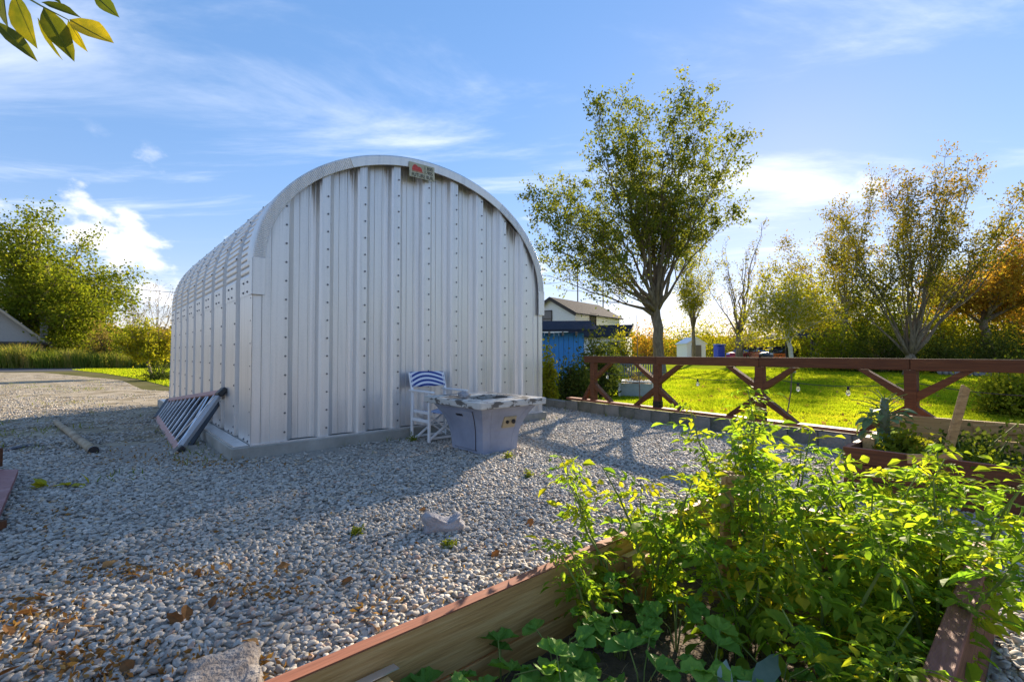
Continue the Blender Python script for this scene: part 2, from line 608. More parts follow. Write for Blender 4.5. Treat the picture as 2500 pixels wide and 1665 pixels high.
# ------------------------------------------------ pebbles: a scatter of real stones
def pebble_points():
    P = []
    sp = 0.0240
    rr = random.Random(5)
    for iy in range(int(12.1 / sp)):
        y = 0.25 + iy * sp
        half = 1.12 * y + (1.3 if y < 4 else 0.5)
        step = sp
        n = int(2 * half / step)
        for ix in range(n):
            x = -half + ix * step + rr.uniform(-.5, .5) * sp
            yy = y + rr.uniform(-.5, .5) * sp
            if x < -3.0 and yy > 7.5 and (yy > 11 or rr.random() > .35):
                continue
            if fence_side(x, yy) < 0.13 or in_bed(x, yy) or in_barn(x, yy):
                continue
            # thins out into the packed dirt on the left and along the block wall
            w = 1.0
            if x < -1.5:
                edge = 5.55 + 0.25 * mnoise.noise((x * 0.8, yy * 0.8, 3.1)) * 3 - 0.10 * (x + 3.0)
                w = min(1.0, max(0.02, (edge - yy) / 0.9 + 0.45, .9 * (mnoise.noise((x * .55, yy * .9, 6.2)) + .4 * mnoise.noise((x * 2.1, yy * 2.9, 1.2)) - .02)))
            if fence_side(x, yy) < 0.5 and x < 3.2:
                w *= 0.45 + 0.5 * mnoise.noise((x * 2, yy * 2, 0))
            if rr.random() > w:
                continue
            P.append((x, yy, 0.016 + rr.uniform(-0.006, 0.014)))
    # coarser scatter over the driveway
    for i in range(26000):
        d = 6.5 * (27 / 6.5) ** rr.random()
        x, yy = -d * rr.uniform(.42, 1.15), d
        if in_barn(x, yy) or not poly_mask(np.array([x]), np.array([yy]), drive_pts)[0]:
            continue
        if mnoise.noise((x * .35, yy * .8, 2.2)) + .5 * mnoise.noise((x * 1.3, yy * 2.4, 8)) < rr.uniform(-.35, .45):
            continue
        P.append((x, yy, .004 + rr.uniform(-.004, .01)))
    return P


pp = pebble_points()
me = bpy.data.meshes.new('pebbles')
me.from_pydata(pp, [], [])


def pebble_mat():
    m, nt, b = mk('river pebbles')
    L = nt.links.new
    oi = nt.nodes.new('ShaderNodeObjectInfo')
    rp = ramp_node(nt, [(0.0, (0.15, 0.138, 0.12)), (0.12, (0.27, 0.252, 0.225)), (0.35, (0.38, 0.355, 0.315)), (0.58, (0.44, 0.412, 0.365)), (0.74, (0.38, 0.345, 0.29)),
                        (0.86, (0.54, 0.51, 0.46)), (0.93, (0.46, 0.37, 0.26)), (0.975, (0.36, 0.25, 0.20)), (1.0, (0.58, 0.47, 0.32))])
    L(oi.outputs['Random'], rp.inputs[0])
    tc = nt.nodes.new('ShaderNodeTexCoord')
    nz = nt.nodes.new('ShaderNodeTexNoise'); nz.inputs['Scale'].default_value = 3.0; nz.inputs['Detail'].default_value = 8
    L(tc.outputs['Object'], nz.inputs['Vector'])
    mr = nt.nodes.new('ShaderNodeMapRange'); mr.inputs[1].default_value = .3; mr.inputs[2].default_value = .7; mr.inputs[3].default_value = .78; mr.inputs[4].default_value = 1.15
    L(nz.outputs[0], mr.inputs[0])
    mx = nt.nodes.new('ShaderNodeMix'); mx.data_type = 'RGBA'; mx.blend_type = 'MULTIPLY'; mx.inputs[0].default_value = 1
    L(rp.outputs[0], mx.inputs[6]); L(mr.outputs[0], mx.inputs[7])
    L(mx.outputs[2], b.inputs['Base Color'])
    b.inputs['Roughness'].default_value = 0.75
    b.inputs['Specular IOR Level'].default_value = 0.3
    return m


M['pebble'] = pebble_mat()
peb = link('pebbles', me)
tag(peb, 'rounded grey river pebbles covering the yard in front of the metal barn', 'gravel', kind='stuff')


def pebble_nodes():
    ng = bpy.data.node_groups.new('scatter_pebbles', 'GeometryNodeTree')
    ng.interface.new_socket('Geometry', in_out='INPUT', socket_type='NodeSocketGeometry')
    ng.interface.new_socket('Geometry', in_out='OUTPUT', socket_type='NodeSocketGeometry')
    N, L = ng.nodes.new, ng.links.new
    gi, go = N('NodeGroupInput'), N('NodeGroupOutput')
    m2p = N('GeometryNodeMeshToPoints'); m2p.mode = 'VERTICES'
    L(gi.outputs[0], m2p.inputs['Mesh'])
    g2i = N('GeometryNodeGeometryToInstance')
    for k in range(4):
        ico = N('GeometryNodeMeshIcoSphere'); ico.inputs['Radius'].default_value = 0.5; ico.inputs['Subdivisions'].default_value = 2
        sp = N('GeometryNodeSetPosition')
        pos = N('GeometryNodeInputPosition')
        va = N('ShaderNodeVectorMath'); va.operation = 'ADD'; va.inputs[1].default_value = (k * 7.3, k * 2.1, 5.5)
        L(pos.outputs[0], va.inputs[0])
        nz = N('ShaderNodeTexNoise'); nz.inputs['Scale'].default_value = 1.5; nz.inputs['Detail'].default_value = 1.0
        L(va.outputs[0], nz.inputs['Vector'])
        sb = N('ShaderNodeVectorMath'); sb.operation = 'SUBTRACT'; sb.inputs[1].default_value = (.5, .5, .5)
        L(nz.outputs['Color'], sb.inputs[0])
        sc_ = N('ShaderNodeVectorMath'); sc_.operation = 'SCALE'; sc_.inputs['Scale'].default_value = 0.75
        L(sb.outputs[0], sc_.inputs[0])
        L(ico.outputs[0], sp.inputs['Geometry']); L(sc_.outputs[0], sp.inputs['Offset'])
        ss = N('GeometryNodeSetShadeSmooth')
        L(sp.outputs[0], ss.inputs[0])
        sm = N('GeometryNodeSetMaterial'); sm.inputs['Material'].default_value = M['pebble']
        L(ss.outputs[0], sm.inputs[0])
        L(sm.outputs[0], g2i.inputs[0])
    iop = N('GeometryNodeInstanceOnPoints')
    iop.inputs['Pick Instance'].default_value = True
    L(m2p.outputs[0], iop.inputs['Points']); L(g2i.outputs[0], iop.inputs['Instance'])
    rv = N('FunctionNodeRandomValue'); rv.data_type = 'FLOAT_VECTOR'
    rv.inputs[0].default_value = (-0.45, -0.45, 0); rv.inputs[1].default_value = (0.45, 0.45, 6.283)
    L(rv.outputs[0], iop.inputs['Rotation'])
    rs = N('FunctionNodeRandomValue'); rs.data_type = 'FLOAT_VECTOR'
    rs.inputs[0].default_value = (0.024, 0.018, 0.013); rs.inputs[1].default_value = (0.045, 0.031, 0.023)
    rs.inputs['Seed'].default_value = 4
    rk = N('FunctionNodeRandomValue'); rk.data_type = 'FLOAT'
    rk.inputs[2].default_value = 0.48; rk.inputs[3].default_value = 1.32; rk.inputs['Seed'].default_value = 9
    vs = N('ShaderNodeVectorMath'); vs.operation = 'SCALE'
    L(rs.outputs[0], vs.inputs[0]); L(rk.outputs[1], vs.inputs['Scale'])
    L(vs.outputs[0], iop.inputs['Scale'])
    L(iop.outputs[0], go.inputs[0])
    md = peb.modifiers.new('scatter', 'NODES')
    md.node_group = ng


pebble_nodes()


# ------------------------------------------------ grass blades
def blades(name, pts, h, w, mat, lean=0.5, label=None, cat=None, seed=1, rv=None):
    """pts (N,3), h and w arrays; each blade one bent quad strip of two quads"""
    g = np.random.default_rng(seed)
    n = len(pts)
    ang = g.uniform(0, 2 * np.pi, n)
    la = g.uniform(0, 2 * np.pi, n)
    ln = g.uniform(0.1, lean, n) * h
    side = np.stack([np.cos(ang), np.sin(ang), np.zeros(n)], 1) * (w / 2)[:, None]
    off = np.stack([np.cos(la) * ln, np.sin(la) * ln, np.zeros(n)], 1)
    up = np.stack([np.zeros(n), np.zeros(n), h], 1)
    b0, b1_ = pts - side, pts + side
    m0, m1 = pts + up * .6 + off * .4 - side * .8, pts + up * .6 + off * .4 + side * .8
    t0, t1 = pts + up + off - side * .15, pts + up + off + side * .15
    V = np.stack([b0, b1_, m1, m0, m0, m1, t1, t0], 1).reshape(-1, 3)
    r = g.random(n) if rv is None else rv
    me = np_mesh(name, V, 4, mat, np.repeat(r, 2))
    o = link(name, me)
    tag(o, label, cat, kind='stuff')
    return o


LEAFLITTER = leaf_mat('leaf litter', [(0.0, (0.14, 0.07, 0.03)), (0.5, (0.30, 0.17, 0.06)), (1.0, (0.45, 0.32, 0.12))], .25)


def lawn_grass():
    g = np.random.default_rng(3)
    n = 420000
    d = 5.0 * (46.0 / 5.0) ** g.random(n)          # more blades near, fewer far
    ax = g.uniform(-0.02, 1.15, n)
    x, y = ax * d, d
    ok = poly_mask(x, y, lawn_pts)
    x, y, d = x[ok], y[ok], d[ok]
    n = len(x)
    h = g.uniform(0.022, 0.065, n) * (1 + d / 60)
    w = 0.005 + 0.0011 * d * g.uniform(.6, 1.2, n)
    P = np.stack([x, y, np.full(n, 0.006)], 1)
    cl = np.array([mnoise.noise((a * .5, b * .5, 0)) + .6 * mnoise.noise((a * 1.7, b * 1.7, 3)) for a, b in zip(x, y)])
    h = h * np.clip(1 + .9 * cl, .35, 2.2)
    blades('lawn_grass', P, h, w, M['grass'], 0.9, 'short sunlit green grass of the lawn beyond the red fence', 'grass', 4, np.clip(.45 - .45 * cl + g.uniform(-.3, .3, n), 0, 1))
    k = 1400
    d = 6.0 * (34.0 / 6.0) ** g.random(k)
    x, y = g.uniform(.05, 1.1, k) * d, d
    ok = poly_mask(x, y, lawn_pts)
    P = np.stack([x, y, np.full(k, .05)], 1)[ok]
    o = link('lawn_leaves', np_mesh('lawn_leaves', leaf_quads(P, .085, g, 1.3, .7), 4, LEAFLITTER, g.random(len(P))))
    tag(o, 'small brown fallen leaves scattered over the lawn', 'leaves', kind='stuff')


lawn_grass()
g_ = np.random.default_rng(8)
n_ = 60000
x_ = g_.uniform(-36, -10, n_); y_ = g_.uniform(14, 38, n_)
ok_ = poly_mask(x_, y_, sidelawn)
P_ = np.stack([x_, y_, np.full(n_, .012)], 1)[ok_]
blades('side_lawn_grass', P_, g_.uniform(.03, .09, len(P_)), g_.uniform(.015, .04, len(P_)), M['grass'], .8,
       'patch of mown grass between the driveway and the barn', 'grass', 5)
# rank roadside grass with seed heads, past the road
n_ = 16000
x_ = g_.uniform(-62, -15, n_); y_ = 39.5 + g_.random(n_) ** 1.5 * 6 + np.clip((x_ + 30) * .12, -1, 2)
cl_ = np.array([mnoise.noise((a * .45, b * .45, 0)) for a, b in zip(x_, y_)])
h_ = np.clip(1.05 + .8 * cl_ + g_.uniform(-.25, .35, n_) + np.clip((-34 - x_) * .05, 0, .9), .3, 2.6)
P_ = np.stack([x_, y_, np.zeros(n_)], 1)
blades('roadside_grass', P_, h_, g_.uniform(.03, .085, n_), M['tallgrass'], .55, 'tall yellowing grass growing along the far side of the road', 'grass', 6,
       np.clip(.35 + .5 * cl_ + g_.uniform(-.3, .5, n_), 0, 1))
# weeds creeping over the gravel and packed dirt
n_ = 34000
x_ = g_.uniform(-20, 3, n_); y_ = g_.uniform(3.5, 22, n_)
cl_ = np.array([mnoise.noise((a * .9, b * .9, 7)) + .5 * mnoise.noise((a * 2.7, b * 2.7, 2)) for a, b in zip(x_, y_)])
keep = (cl_ > .28)
for i in range(n_):
    a, b = x_[i], y_[i]
    d_ = Vector((a, b, 0)) - BA
    u_, s_ = d_.dot(U), d_.dot(S)
    near_slab = (-.45 < u_ < 5.1 and -.22 < s_ < -.04 and rnd.random() < .8) or (-.7 < u_ < -.24 and -.2 < s_ < 5)
    fs = fence_side(a, b)
    near_wall = .12 < fs < .5 and u_ > 4.9 and rnd.random() < .5
    if u_ > -1.0 and not near_slab and not near_wall:
        keep[i] = keep[i] and rnd.random() < .03
    elif near_slab or near_wall:
        keep[i] = keep[i] or cl_[i] > -.15
    if in_barn(a, b) or fs < .12 or (s_ < -1.2 and rnd.random() < .9):
        keep[i] = False
P_ = np.stack([x_, y_, np.full(n_, .02)], 1)[keep]
blades('weeds', P_, g_.uniform(.02, .085, len(P_)), g_.uniform(.006, .016, len(P_)), M['tallgrass'], 1.4,
       'low weeds and dry grass growing through the gravel by the slab', 'weeds', 7, g_.random(len(P_)) * .9)

# ---------------------------------------------------------------- the arched metal barn
barn = empty('metal_barn', 'arched corrugated steel barn with bolted panels on a concrete slab', 'barn', BA, THETA)
HWID, SHZ, PKZ, LAPZ = BW / 2, 2.35, 4.12, 1.94
RIB = 0.13                                # depth of the arch ribs


def arch_pt(t, off=0.0):
    """t 0..1 left foot of the curve to right foot; off = outward"""
    a = math.pi * (1 - t)
    x, z = HWID * math.cos(a), (PKZ - SHZ) * math.sin(a)
    nx, nz = math.cos(a) / HWID, math.sin(a) / (PKZ - SHZ)
    l = math.hypot(nx, nz)
    return HWID + x + off * nx / l, SHZ + z + off * nz / l


def arch_z(x):
    q = max(-1, min(1, (x - HWID) / HWID))
    return SHZ + (PKZ - SHZ) * math.sqrt(max(0, 1 - q * q))


mb = MB()
mb.box((BW / 2 - .06, BL / 2, SLAB_Z / 2 - .1), (BW + .30, BL + .10, SLAB_Z + .2))
slab = mb.build('concrete_slab', M['concrete'], barn, bevel=.012)
NP, PW = 9, BL / 9
# rib profile along the length of one panel, (y, outward offset): outer flat, flank in, valley, flank out
PROF = [(0.0, -.10), (0.006, 0.0), (.62, -.004), (.65, -.03), (.71, -.098), (PW - .03, -.10), (PW + .004, -.098)]
FLAT = {1, 2}
arch_mesh_cache = {}


def panel_mesh(path):
    """path: list of (x, z, nx, nz, crimp)"""
    mb = MB()
    k = len(PROF)
    for (x, z, nx, nz, cr) in path:
        for j, (y, o) in enumerate(PROF):
            c = cr if j in (1, 2) else (cr * .6 if j in (3,) else 0)
            mb.v.append((x + nx * (o + c), y, z + nz * (o + c)))
    for i in range(len(path) - 1):
        for j in range(k - 1):
            a = i * k + j
            mb.f.append((a, a + k, a + k + 1, a + 1))
    return mb


def side_path(sx):
    xx, nx = (0.0, -1) if sx < 0 else (BW, 1)
    return [(xx, z, nx, 0, 0) for z in (SLAB_Z + .004, .8, 1.4, LAPZ + .03)]


def arch_path():
    p = [(-.004, LAPZ, -1, 0, 0), (-.004, SHZ - .18, -1, 0, 0)]
    # crimped curve: sharp little ribs set close together
    dl, per = .0115, .085
    samples, L, prev = [], 0.0, None
    ts = [i / 1200 for i in range(1201)]
    pts = [arch_pt(t) for t in ts]
    pre = [(0.0, SHZ - .18 + .03 * i) for i in range(1, 6)]
    cr = lambda s: -.024 * max(0.0, 1 - abs(((s % per) / per) - .5) / .2)
    s = 0.0
    step = per / 6
    path = []
    acc = [0.0]
    allp = [(0.0, SHZ - .18)] + [q for q in pts] + [(BW, SHZ - .18)]
    for i in range(1, len(allp)):
        acc.append(acc[-1] + math.hypot(allp[i][0] - allp[i - 1][0], allp[i][1] - allp[i - 1][1]))
    tot = acc[-1]
    n = int(tot / step)
    j = 0
    for i in range(1, n):
        s = tot * i / n
        while j < len(acc) - 2 and acc[j + 1] < s:
            j += 1
        f = (s - acc[j]) / max(1e-9, acc[j + 1] - acc[j])
        x = allp[j][0] + (allp[j + 1][0] - allp[j][0]) * f
        z = allp[j][1] + (allp[j + 1][1] - allp[j][1]) * f
        if z < SHZ + 1e-6:
            nx, nz = (-1, 0) if x < HWID else (1, 0)
        else:
            a, b = (x - HWID) / HWID ** 2, (z - SHZ) / (PKZ - SHZ) ** 2
            l = math.hypot(a, b)
            nx, nz = a / l, b / l
        p.append((x, z, nx, nz, cr(s)))
    p += [(BW + .004, SHZ - .18, 1, 0, 0), (BW + .004, LAPZ, 1, 0, 0)]
    return p


def bolt(mb, p, n, r=.0125, h=.012):
    p, n = Vector(p), Vector(n).normalized()
    mb.tube([p, p + n * .004, p + n * .004, p + n * h], [r * 1.25, r * 1.25, r * .8, r * .7], 6)


sp_l, sp_r = panel_mesh(side_path(-1)).mesh('side_panel', M['steel']), panel_mesh(side_path(1)).mesh('side_panel', M['steel'])
ar = panel_mesh(arch_path()).mesh('arch_panel', M['steel'])
bl = MB()
for sx, xx in ((-1, 0.0), (1, BW)):
    for i in range(7):
        bolt(bl, (xx + sx * -.002, .05, SLAB_Z + .12 + i * .27), (sx, 0, 0))
    for yy in (.13, .33):
        bolt(bl, (xx - sx * .001, yy, SLAB_Z + .035), (sx, 0, 0))
        bolt(bl, (xx + sx * .003, yy + .1, LAPZ + .05), (sx, 0, 0))
        bolt(bl, (xx + sx * .003, yy + .1, LAPZ + .17), (sx, 0, 0))
bolt_side = bl.mesh('bolts', M['bolt'])
bl = MB()
for i in range(21):
    x, z = arch_pt((i + .5) / 21, 0)
    x2, z2 = arch_pt((i + .5) / 21, .1)
    bolt(bl, (x, .03, z), (x2 - x, 0, z2 - z))
bolt_arch = bl.mesh('bolts', M['bolt'])
for k in range(NP):
    for me_ in (sp_l, sp_r):
        o = link('side_panel', me_, barn)
        o.location = (0, k * PW, 0)
    a_ = link('arch_panel', ar, barn)
    a_.location = (0, k * PW, 0)
    for me_ in (bolt_side, bolt_arch):
        o = link('bolts', me_, a_)
        o['kind'] = 'stuff'
# base channel on the slab
mb = MB()
mb.box((-.10, BL / 2, SLAB_Z + .006), (.16, BL, .008))
mb.box((-.181, BL / 2, SLAB_Z + .002), (.006, BL, .04))
mb.build('base_plate', M['steel'], barn)
mb = MB()
mb.box((BW / 2, -.022, SLAB_Z + .008), (BW + .02, .03, .014))
mb.build('base_channel', M['steel'], barn)

# end wall: vertical ribbed sheets between the bolt lines
SC0, SCP = .361, .509
DEP = .105


def end_prof(q):
    """outward offset at distance q right of a bolt line"""
    pts = [(0, 0), (.052, 0), (.14, -DEP), (.205, -DEP), (.209, -DEP + .008), (.221, -DEP + .008), (.225, -DEP), (.318, -DEP), (.322, -DEP + .008),
           (.334, -DEP + .008), (.338, -DEP), (.352, -DEP), (.372, -DEP + .012), (.392, -DEP + .032), (.398, -DEP + .033), (.43, -.02), (.436, -.016), (.455, 0), (SCP, 0)]
    return pts


xs_lines = [SC0 + i * SCP for i in range(9)]


def end_panel(xy, name='end_wall_panel'):
    mb = MB()
    rows = 7
    cols = []
    for (x, o) in xy:
        zt = arch_z(min(max(x, .004), BW - .004)) - .05
        cols.append((x, o, zt))
    below = []
    for (x, o, zt) in cols:
        for r in range(rows):
            fr = (0, .3, .6, .80, .90, .96, 1.0)[r]
            mb.v.append((x, -o, SLAB_Z + .012 + (zt - SLAB_Z - .012) * fr))
            below.append((zt - SLAB_Z - .012) * (1 - fr))
    for i in range(len(cols) - 1):
        for r in range(rows - 1):
            a = i * rows + r
            mb.f.append((a, a + rows, a + rows + 1, a + 1))
    ob_ = mb.build(name, M['steel'], barn)
    ob_.data.attributes.new('below', 'FLOAT', 'POINT').data.foreach_set('value', below)
    return ob_


def subdivide(xy, mx=.06):
    out = [xy[0]]
    for a, b in zip(xy, xy[1:]):
        n = max(1, int((b[0] - a[0]) / mx))
        for i in range(1, n + 1):
            out.append((a[0] + (b[0] - a[0]) * i / n, a[1] + (b[1] - a[1]) * i / n))
    return out


panels = [end_panel(subdivide([(.0, .0), (.1, 0), (.103, .006), (.112, .006), (.116, 0), (.2, 0), (.203, .006), (.211, .006), (.214, 0), (SC0 - .012, 0)]))]
for i in range(8):
    x0 = xs_lines[i] - .012
    pr = [(x0 + q, o + (.003 if q > .46 else 0)) for q, o in end_prof(0)]
    panels.append(end_panel(subdivide(pr)))
x0 = xs_lines[8] - .012
panels.append(end_panel(subdivide([(x0, 0), (x0 + .05, 0), (x0 + .055, -.012), (x0 + .2, -.012), (x0 + .205, 0), (BW, 0)])))
for i, xs in enumerate(xs_lines):
    bl = MB()
    z = SLAB_Z + .12
    while z < arch_z(xs) - .2:
        bolt(bl, (xs + .012, -.003, z), (0, -1, 0), .011, .011)
        z += .232
    o = bl.build('bolts', M['bolt'], panels[i + 1])
    o['kind'] = 'stuff'
# corner trim at both ends of the end wall
for xx in (.045, BW - .045):
    mb = MB()
    mb.box((xx, -.011, (SLAB_Z + LAPZ) / 2 + .01), (.10, .008, LAPZ - SLAB_Z))
    mb.box((-.002 if xx < 1 else BW + .002, .03, (SLAB_Z + LAPZ) / 2 + .01), (.008, .09, LAPZ - SLAB_Z))
    mb.build('corner_trim', M['steel'], barn)


# arch flashing in pieces: flat foot plates, crimped shoulders, smooth crown
def flashing(t0, t1, crimp, name='flashing', yo=0.0):
    mb = MB()
    n = max(6, int((t1 - t0) * (1000 if crimp else 120)))
    for i in range(n + 1):
        t = t0 + (t1 - t0) * i / n
        c = (.008 if (i // 2) % 2 else 0) if crimp else 0
        prof = [(.012, .22, 0), (.016, .0, 0), (.014, -.046 + yo, 0), (-.006, -.058 + yo, c), (-.12, -.052 + yo, c), (-.124, -.036 + yo, 0)]
        for off, y, cc in prof:
            x, z = arch_pt(t, off)
            mb.v.append((x, y + cc, z))
    k = 6
    for i in range(n):
        for j in range(k - 1):
            a = i * k + j
            mb.f.append((a, a + k, a + k + 1, a + 1))
    return mb.build(name, M['steel'], barn)


flashing(.0, .325, True)
flashing(.324, .585, False, yo=-.004)
flashing(.584, .70, False)
flashing(.699, 1.0, True, yo=-.003)
for xx, sg in ((.055, -1), (BW - .055, 1)):
    mb = MB()
    mb.box((xx, -.05, (SHZ + LAPZ) / 2 + .01), (.135, .012, SHZ - LAPZ + .03))
    mb.box((xx + sg * .074, .0, (SHZ + LAPZ) / 2 + .01), (.012, .11, SHZ - LAPZ + .03))
    mb.build('foot_plate', M['steel'], barn, bevel=.003)
# back end closed with one plain sheet
mb = MB()
ring = [(0, SLAB_Z)] + [arch_pt(i / 40, -.03) for i in range(41)] + [(BW, SLAB_Z)]
mb.add([(x, BL - .02, z) for x, z in ring], [tuple(range(len(ring)))[::-1]])
mb.build('back_wall', M['steel'], barn)


# maker's sign bolted to the crown of the flashing
def text_mesh(body, size, mat, ext=.001):
    cu = bpy.data.curves.new('lettering', 'FONT')
    cu.body, cu.size, cu.extrude = body, size, ext
    to = bpy.data.objects.new('lettering', cu)
    COL.objects.link(to)
    dg = bpy.context.evaluated_depsgraph_get()
    me = bpy.data.meshes.new_from_object(to.evaluated_get(dg))
    bpy.data.objects.remove(to)
    me.materials.clear()
    me.materials.append(mat)
    return me


M['signface'] = mat_noise('faded sign enamel', [(0.3, (0.30, 0.30, 0.20)), (0.55, (0.42, 0.42, 0.31)), (0.75, (0.50, 0.50, 0.42))], 5, 0.6)
M['signred'] = mat_plain('faded red print', (0.50, 0.06, 0.05), 0.6, var=.3, scale=20)
M['ink'] = mat_plain('black print', (0.02, 0.02, 0.02), 0.6)
SX, SZ, SWD, SHT = 2.03, 3.835, .43, .215
sign = empty('makers_sign', 'small cream sign with red arch logo and black lettering on the barn crown', 'sign', bfr(SX, -.075, SZ), THETA)
sign.rotation_euler = (0, R(-1.5), THETA)
MB().box((SWD / 2, .004, SHT / 2), (SWD, .008, SHT)).build('sign_plate', M['signface'], sign)
mb = MB()
for cx_, w_, h_ in ((.10, .115, .085), (.165, .10, .062)):
    n = 12
    ring = [(cx_ - w_ / 2, -.0025, .098)] + [(cx_ - w_ / 2 * math.cos(math.pi * i / n), -.0025 - (.0012 if cx_ > .12 else 0), .104 + h_ * math.sin(math.pi * i / n)) for i in range(n + 1)] + [(cx_ + w_ / 2, -.0025, .098)]
    mb.add(ring, [tuple(range(len(ring)))])
mb.build('arch_logo', M['signred'], sign)
mb = MB()
mb.box((.14, -.002, .088), (.19, .002, .006))
mb.build('logo_line', M['signred'], sign)
for body, size, x, z in (('1 800', .074, .245, .142), ('1-905', .074, .245, .078), ('FUTURE BUIL', .074, .035, .012)):
    t = link('lettering', text_mesh(body, size, M['ink'], .0008), sign)
    t.location = (x, -.003, z)
    t.rotation_euler = (R(90), 0, 0)
    t['kind'] = 'stuff'
    t.scale = (.86, 1.0, 1) if len(body) > 6 else (.9, 1, 1)

# ---------------------------------------------------------------- red timber fence on a block knee wall
wall_t0, wall_t1 = -2.35, 7.2
M['block'] = mat_noise('mossy concrete block', [(0.25, (0.10, 0.11, 0.075)), (0.45, (0.19, 0.18, 0.15)), (0.75, (0.29, 0.275, 0.24))], 3.5, 0.95, bump=0.7, bscale=30, detail=9, objrand=0.35, spec=.1)
kw = empty('block_wall', 'low grey concrete block wall carrying the red fence', 'wall', (0, 0, 0))
rr = random.Random(21)
t = wall_t0
FANG = math.atan2(FD.y, FD.x)
while t < wall_t1:
    L_ = .39 + rr.uniform(-.004, .004)
    h_ = .225 if t > -0.9 else .20
    h_ += rr.uniform(-.006, .006)
    o = MB().box((0, 0, 0), (L_ - .008, .19, h_)).build('block', M['block'], kw, bevel=.008)
    o.location = ffr(t + L_ / 2, rr.uniform(-.006, .006), h_ / 2 - .01)
    o.rotation_euler = (0, 0, FANG + rr.uniform(-.01, .01))
    t += L_
fence = empty('timber_fence', 'dark red timber fence with diagonal knee braces standing on a block wall', 'fence', ffr(0, 0, 0), FANG)
SILL_Z, RAIL_Z0, RAIL_Z1 = .28, 1.045, 1.18
post_t = [(p - F0).dot(FD) for p in (Vector((q.x, q.y, 0)) for q in FP)]
post_t.append(post_t[-1] + 1.76)
for a, b in zip([post_t[0] - .75] + post_t[1:-1], post_t[1:-1] + [post_t[-1]]):
    if a < post_t[0]:
        a = post_t[0] - .78
    MB().box(((a + b) / 2, 0, SILL_Z - .02), (b - a - .006, .17, .04)).build('sill_plank', M['redcap'], fence, bevel=.004)
for i, (a, b) in enumerate(zip([post_t[0] - .25] + post_t[1:-1], post_t[1:])):
    MB().box(((a + b) / 2, 0, (RAIL_Z0 + RAIL_Z1) / 2 + rr.uniform(-.002, .002)), (b - a - .006, .095, RAIL_Z1 - RAIL_Z0)).build('top_rail', M['red'], fence, bevel=.006)
for i, pt in enumerate(post_t):
    MB().box((pt, .0, (SILL_Z + RAIL_Z0) / 2), (.115, .115, RAIL_Z0 - SILL_Z - .002)).build('post', M['red'], fence, bevel=.006)
    if i in (1, 2):
        mb = MB()
        mb.box((pt, 0, SILL_Z + .055), (.128, .128, .11))
        for sx in (-1, 1):
            mb.tube([(pt + sx * .064, -.02, SILL_Z + .03), (pt + sx * .09, -.02, SILL_Z + .03)], .012, 6)
            mb.tube([(pt + sx * .064, -.02, SILL_Z + .085), (pt + sx * .09, -.02, SILL_Z + .085)], .012, 6)
        mb.build('post_boot', M['blackmetal'], fence, bevel=.003)
    zm = (SILL_Z + RAIL_Z0) / 2
    for sx in (-1, 1):
        for up in (1, -1):
            if i == 0 and sx < 0 and up > 0:
                continue
            ln = .47 if not (i == 0 and sx < 0) else .26
            e = RAIL_Z0 - .004 if up > 0 else SILL_Z + .004
            # brace cut flat against post and rail: a parallelogram prism
            w = .105
            x0 = pt + sx * .058
            z0 = zm + up * .03
            ex = x0 + sx * ln
            h = .045
            vs = []
            for y in (-h, h):
                vs += [(x0, y, z0), (x0, y, z0 + up * w), (ex - sx * w * .9, y, e), (ex, y, e)]
            mb = MB().add(vs, [(0, 1, 2, 3), (7, 6, 5, 4), (0, 4, 5, 1), (1, 5, 6, 2), (2, 6, 7, 3), (3, 7, 4, 0)])
            mb.build('brace', M['red'], fence)
# string lights slung along the lawn side of the fence
M['glass'], nt_, b_ = mk('clear bulb glass')
b_.inputs['Base Color'].default_value = (.95, .95, .92, 1)
b_.inputs['Roughness'].default_value = .06
b_.inputs['Transmission Weight'].default_value = .75
b_.inputs['IOR'].default_value = 1.2
sl = empty('string_lights', 'black cable of clear bulb string lights hanging along the fence', 'string lights', ffr(0, 0, 0), FANG)
cab, bulbs = [], []
n = 60
for i in range(n + 1):
    tt = -.3 + (post_t[-1] + .3) * i / n
    k = max(j for j in range(len(post_t)) if post_t[j] <= tt) if tt >= post_t[0] else 0
    k = min(k, len(post_t) - 2)
    f = (tt - post_t[k]) / (post_t[k + 1] - post_t[k])
    f = min(max(f, 0), 1)
    cab.append((tt, -.075 if FN.dot(Vector((-FD.y, FD.x, 0))) > 0 else .075, .90 - .09 * 4 * f * (1 - f)))
MB().tube(cab, .0045, 4).build('cable', M['dark'], sl)
for tt in (.25, .95, 1.35, 2.35, 3.3, 3.95, 4.55, 5.7):
    i = min(range(len(cab)), key=lambda q: abs(cab[q][0] - tt))
    c = Vector(cab[i])
    bo = MB().lathe(c, [(.013, .0), (.014, -.02), (.015, -.045)][::-1], 8).build('bulb_socket', M['dark'], sl, True)
    MB().lathe(c, [(.012, -.046), (.024, -.07), (.027, -.088), (.020, -.108), (.006, -.118)][::-1], 10).build('bulb', M['glass'], bo, True)

# ---------------------------------------------------------------- raised beds
def board(parent, a, b, z0, z1, th, mat, name='board', cap=None):
    """upright plank from a to b (ground points), with a painted top edge"""
    a, b = Vector((a.x, a.y, 0)), Vector((b.x, b.y, 0))
    L_ = (b - a).length
    ang = math.atan2(b.y - a.y, b.x - a.x)
    o = MB().box((0, 0, 0), (L_, th, z1 - z0)).build(name, mat, parent, bevel=.003)
    o.location = (a + b) / 2 + Z * (z0 + z1) / 2
    o.rotation_euler = (0, 0, ang)
    if cap is not None:
        c = MB().box((0, 0, (z1 - z0) / 2 + .0025), (L_, th + .002, .005)).build('painted_edge', cap, o)
    return o


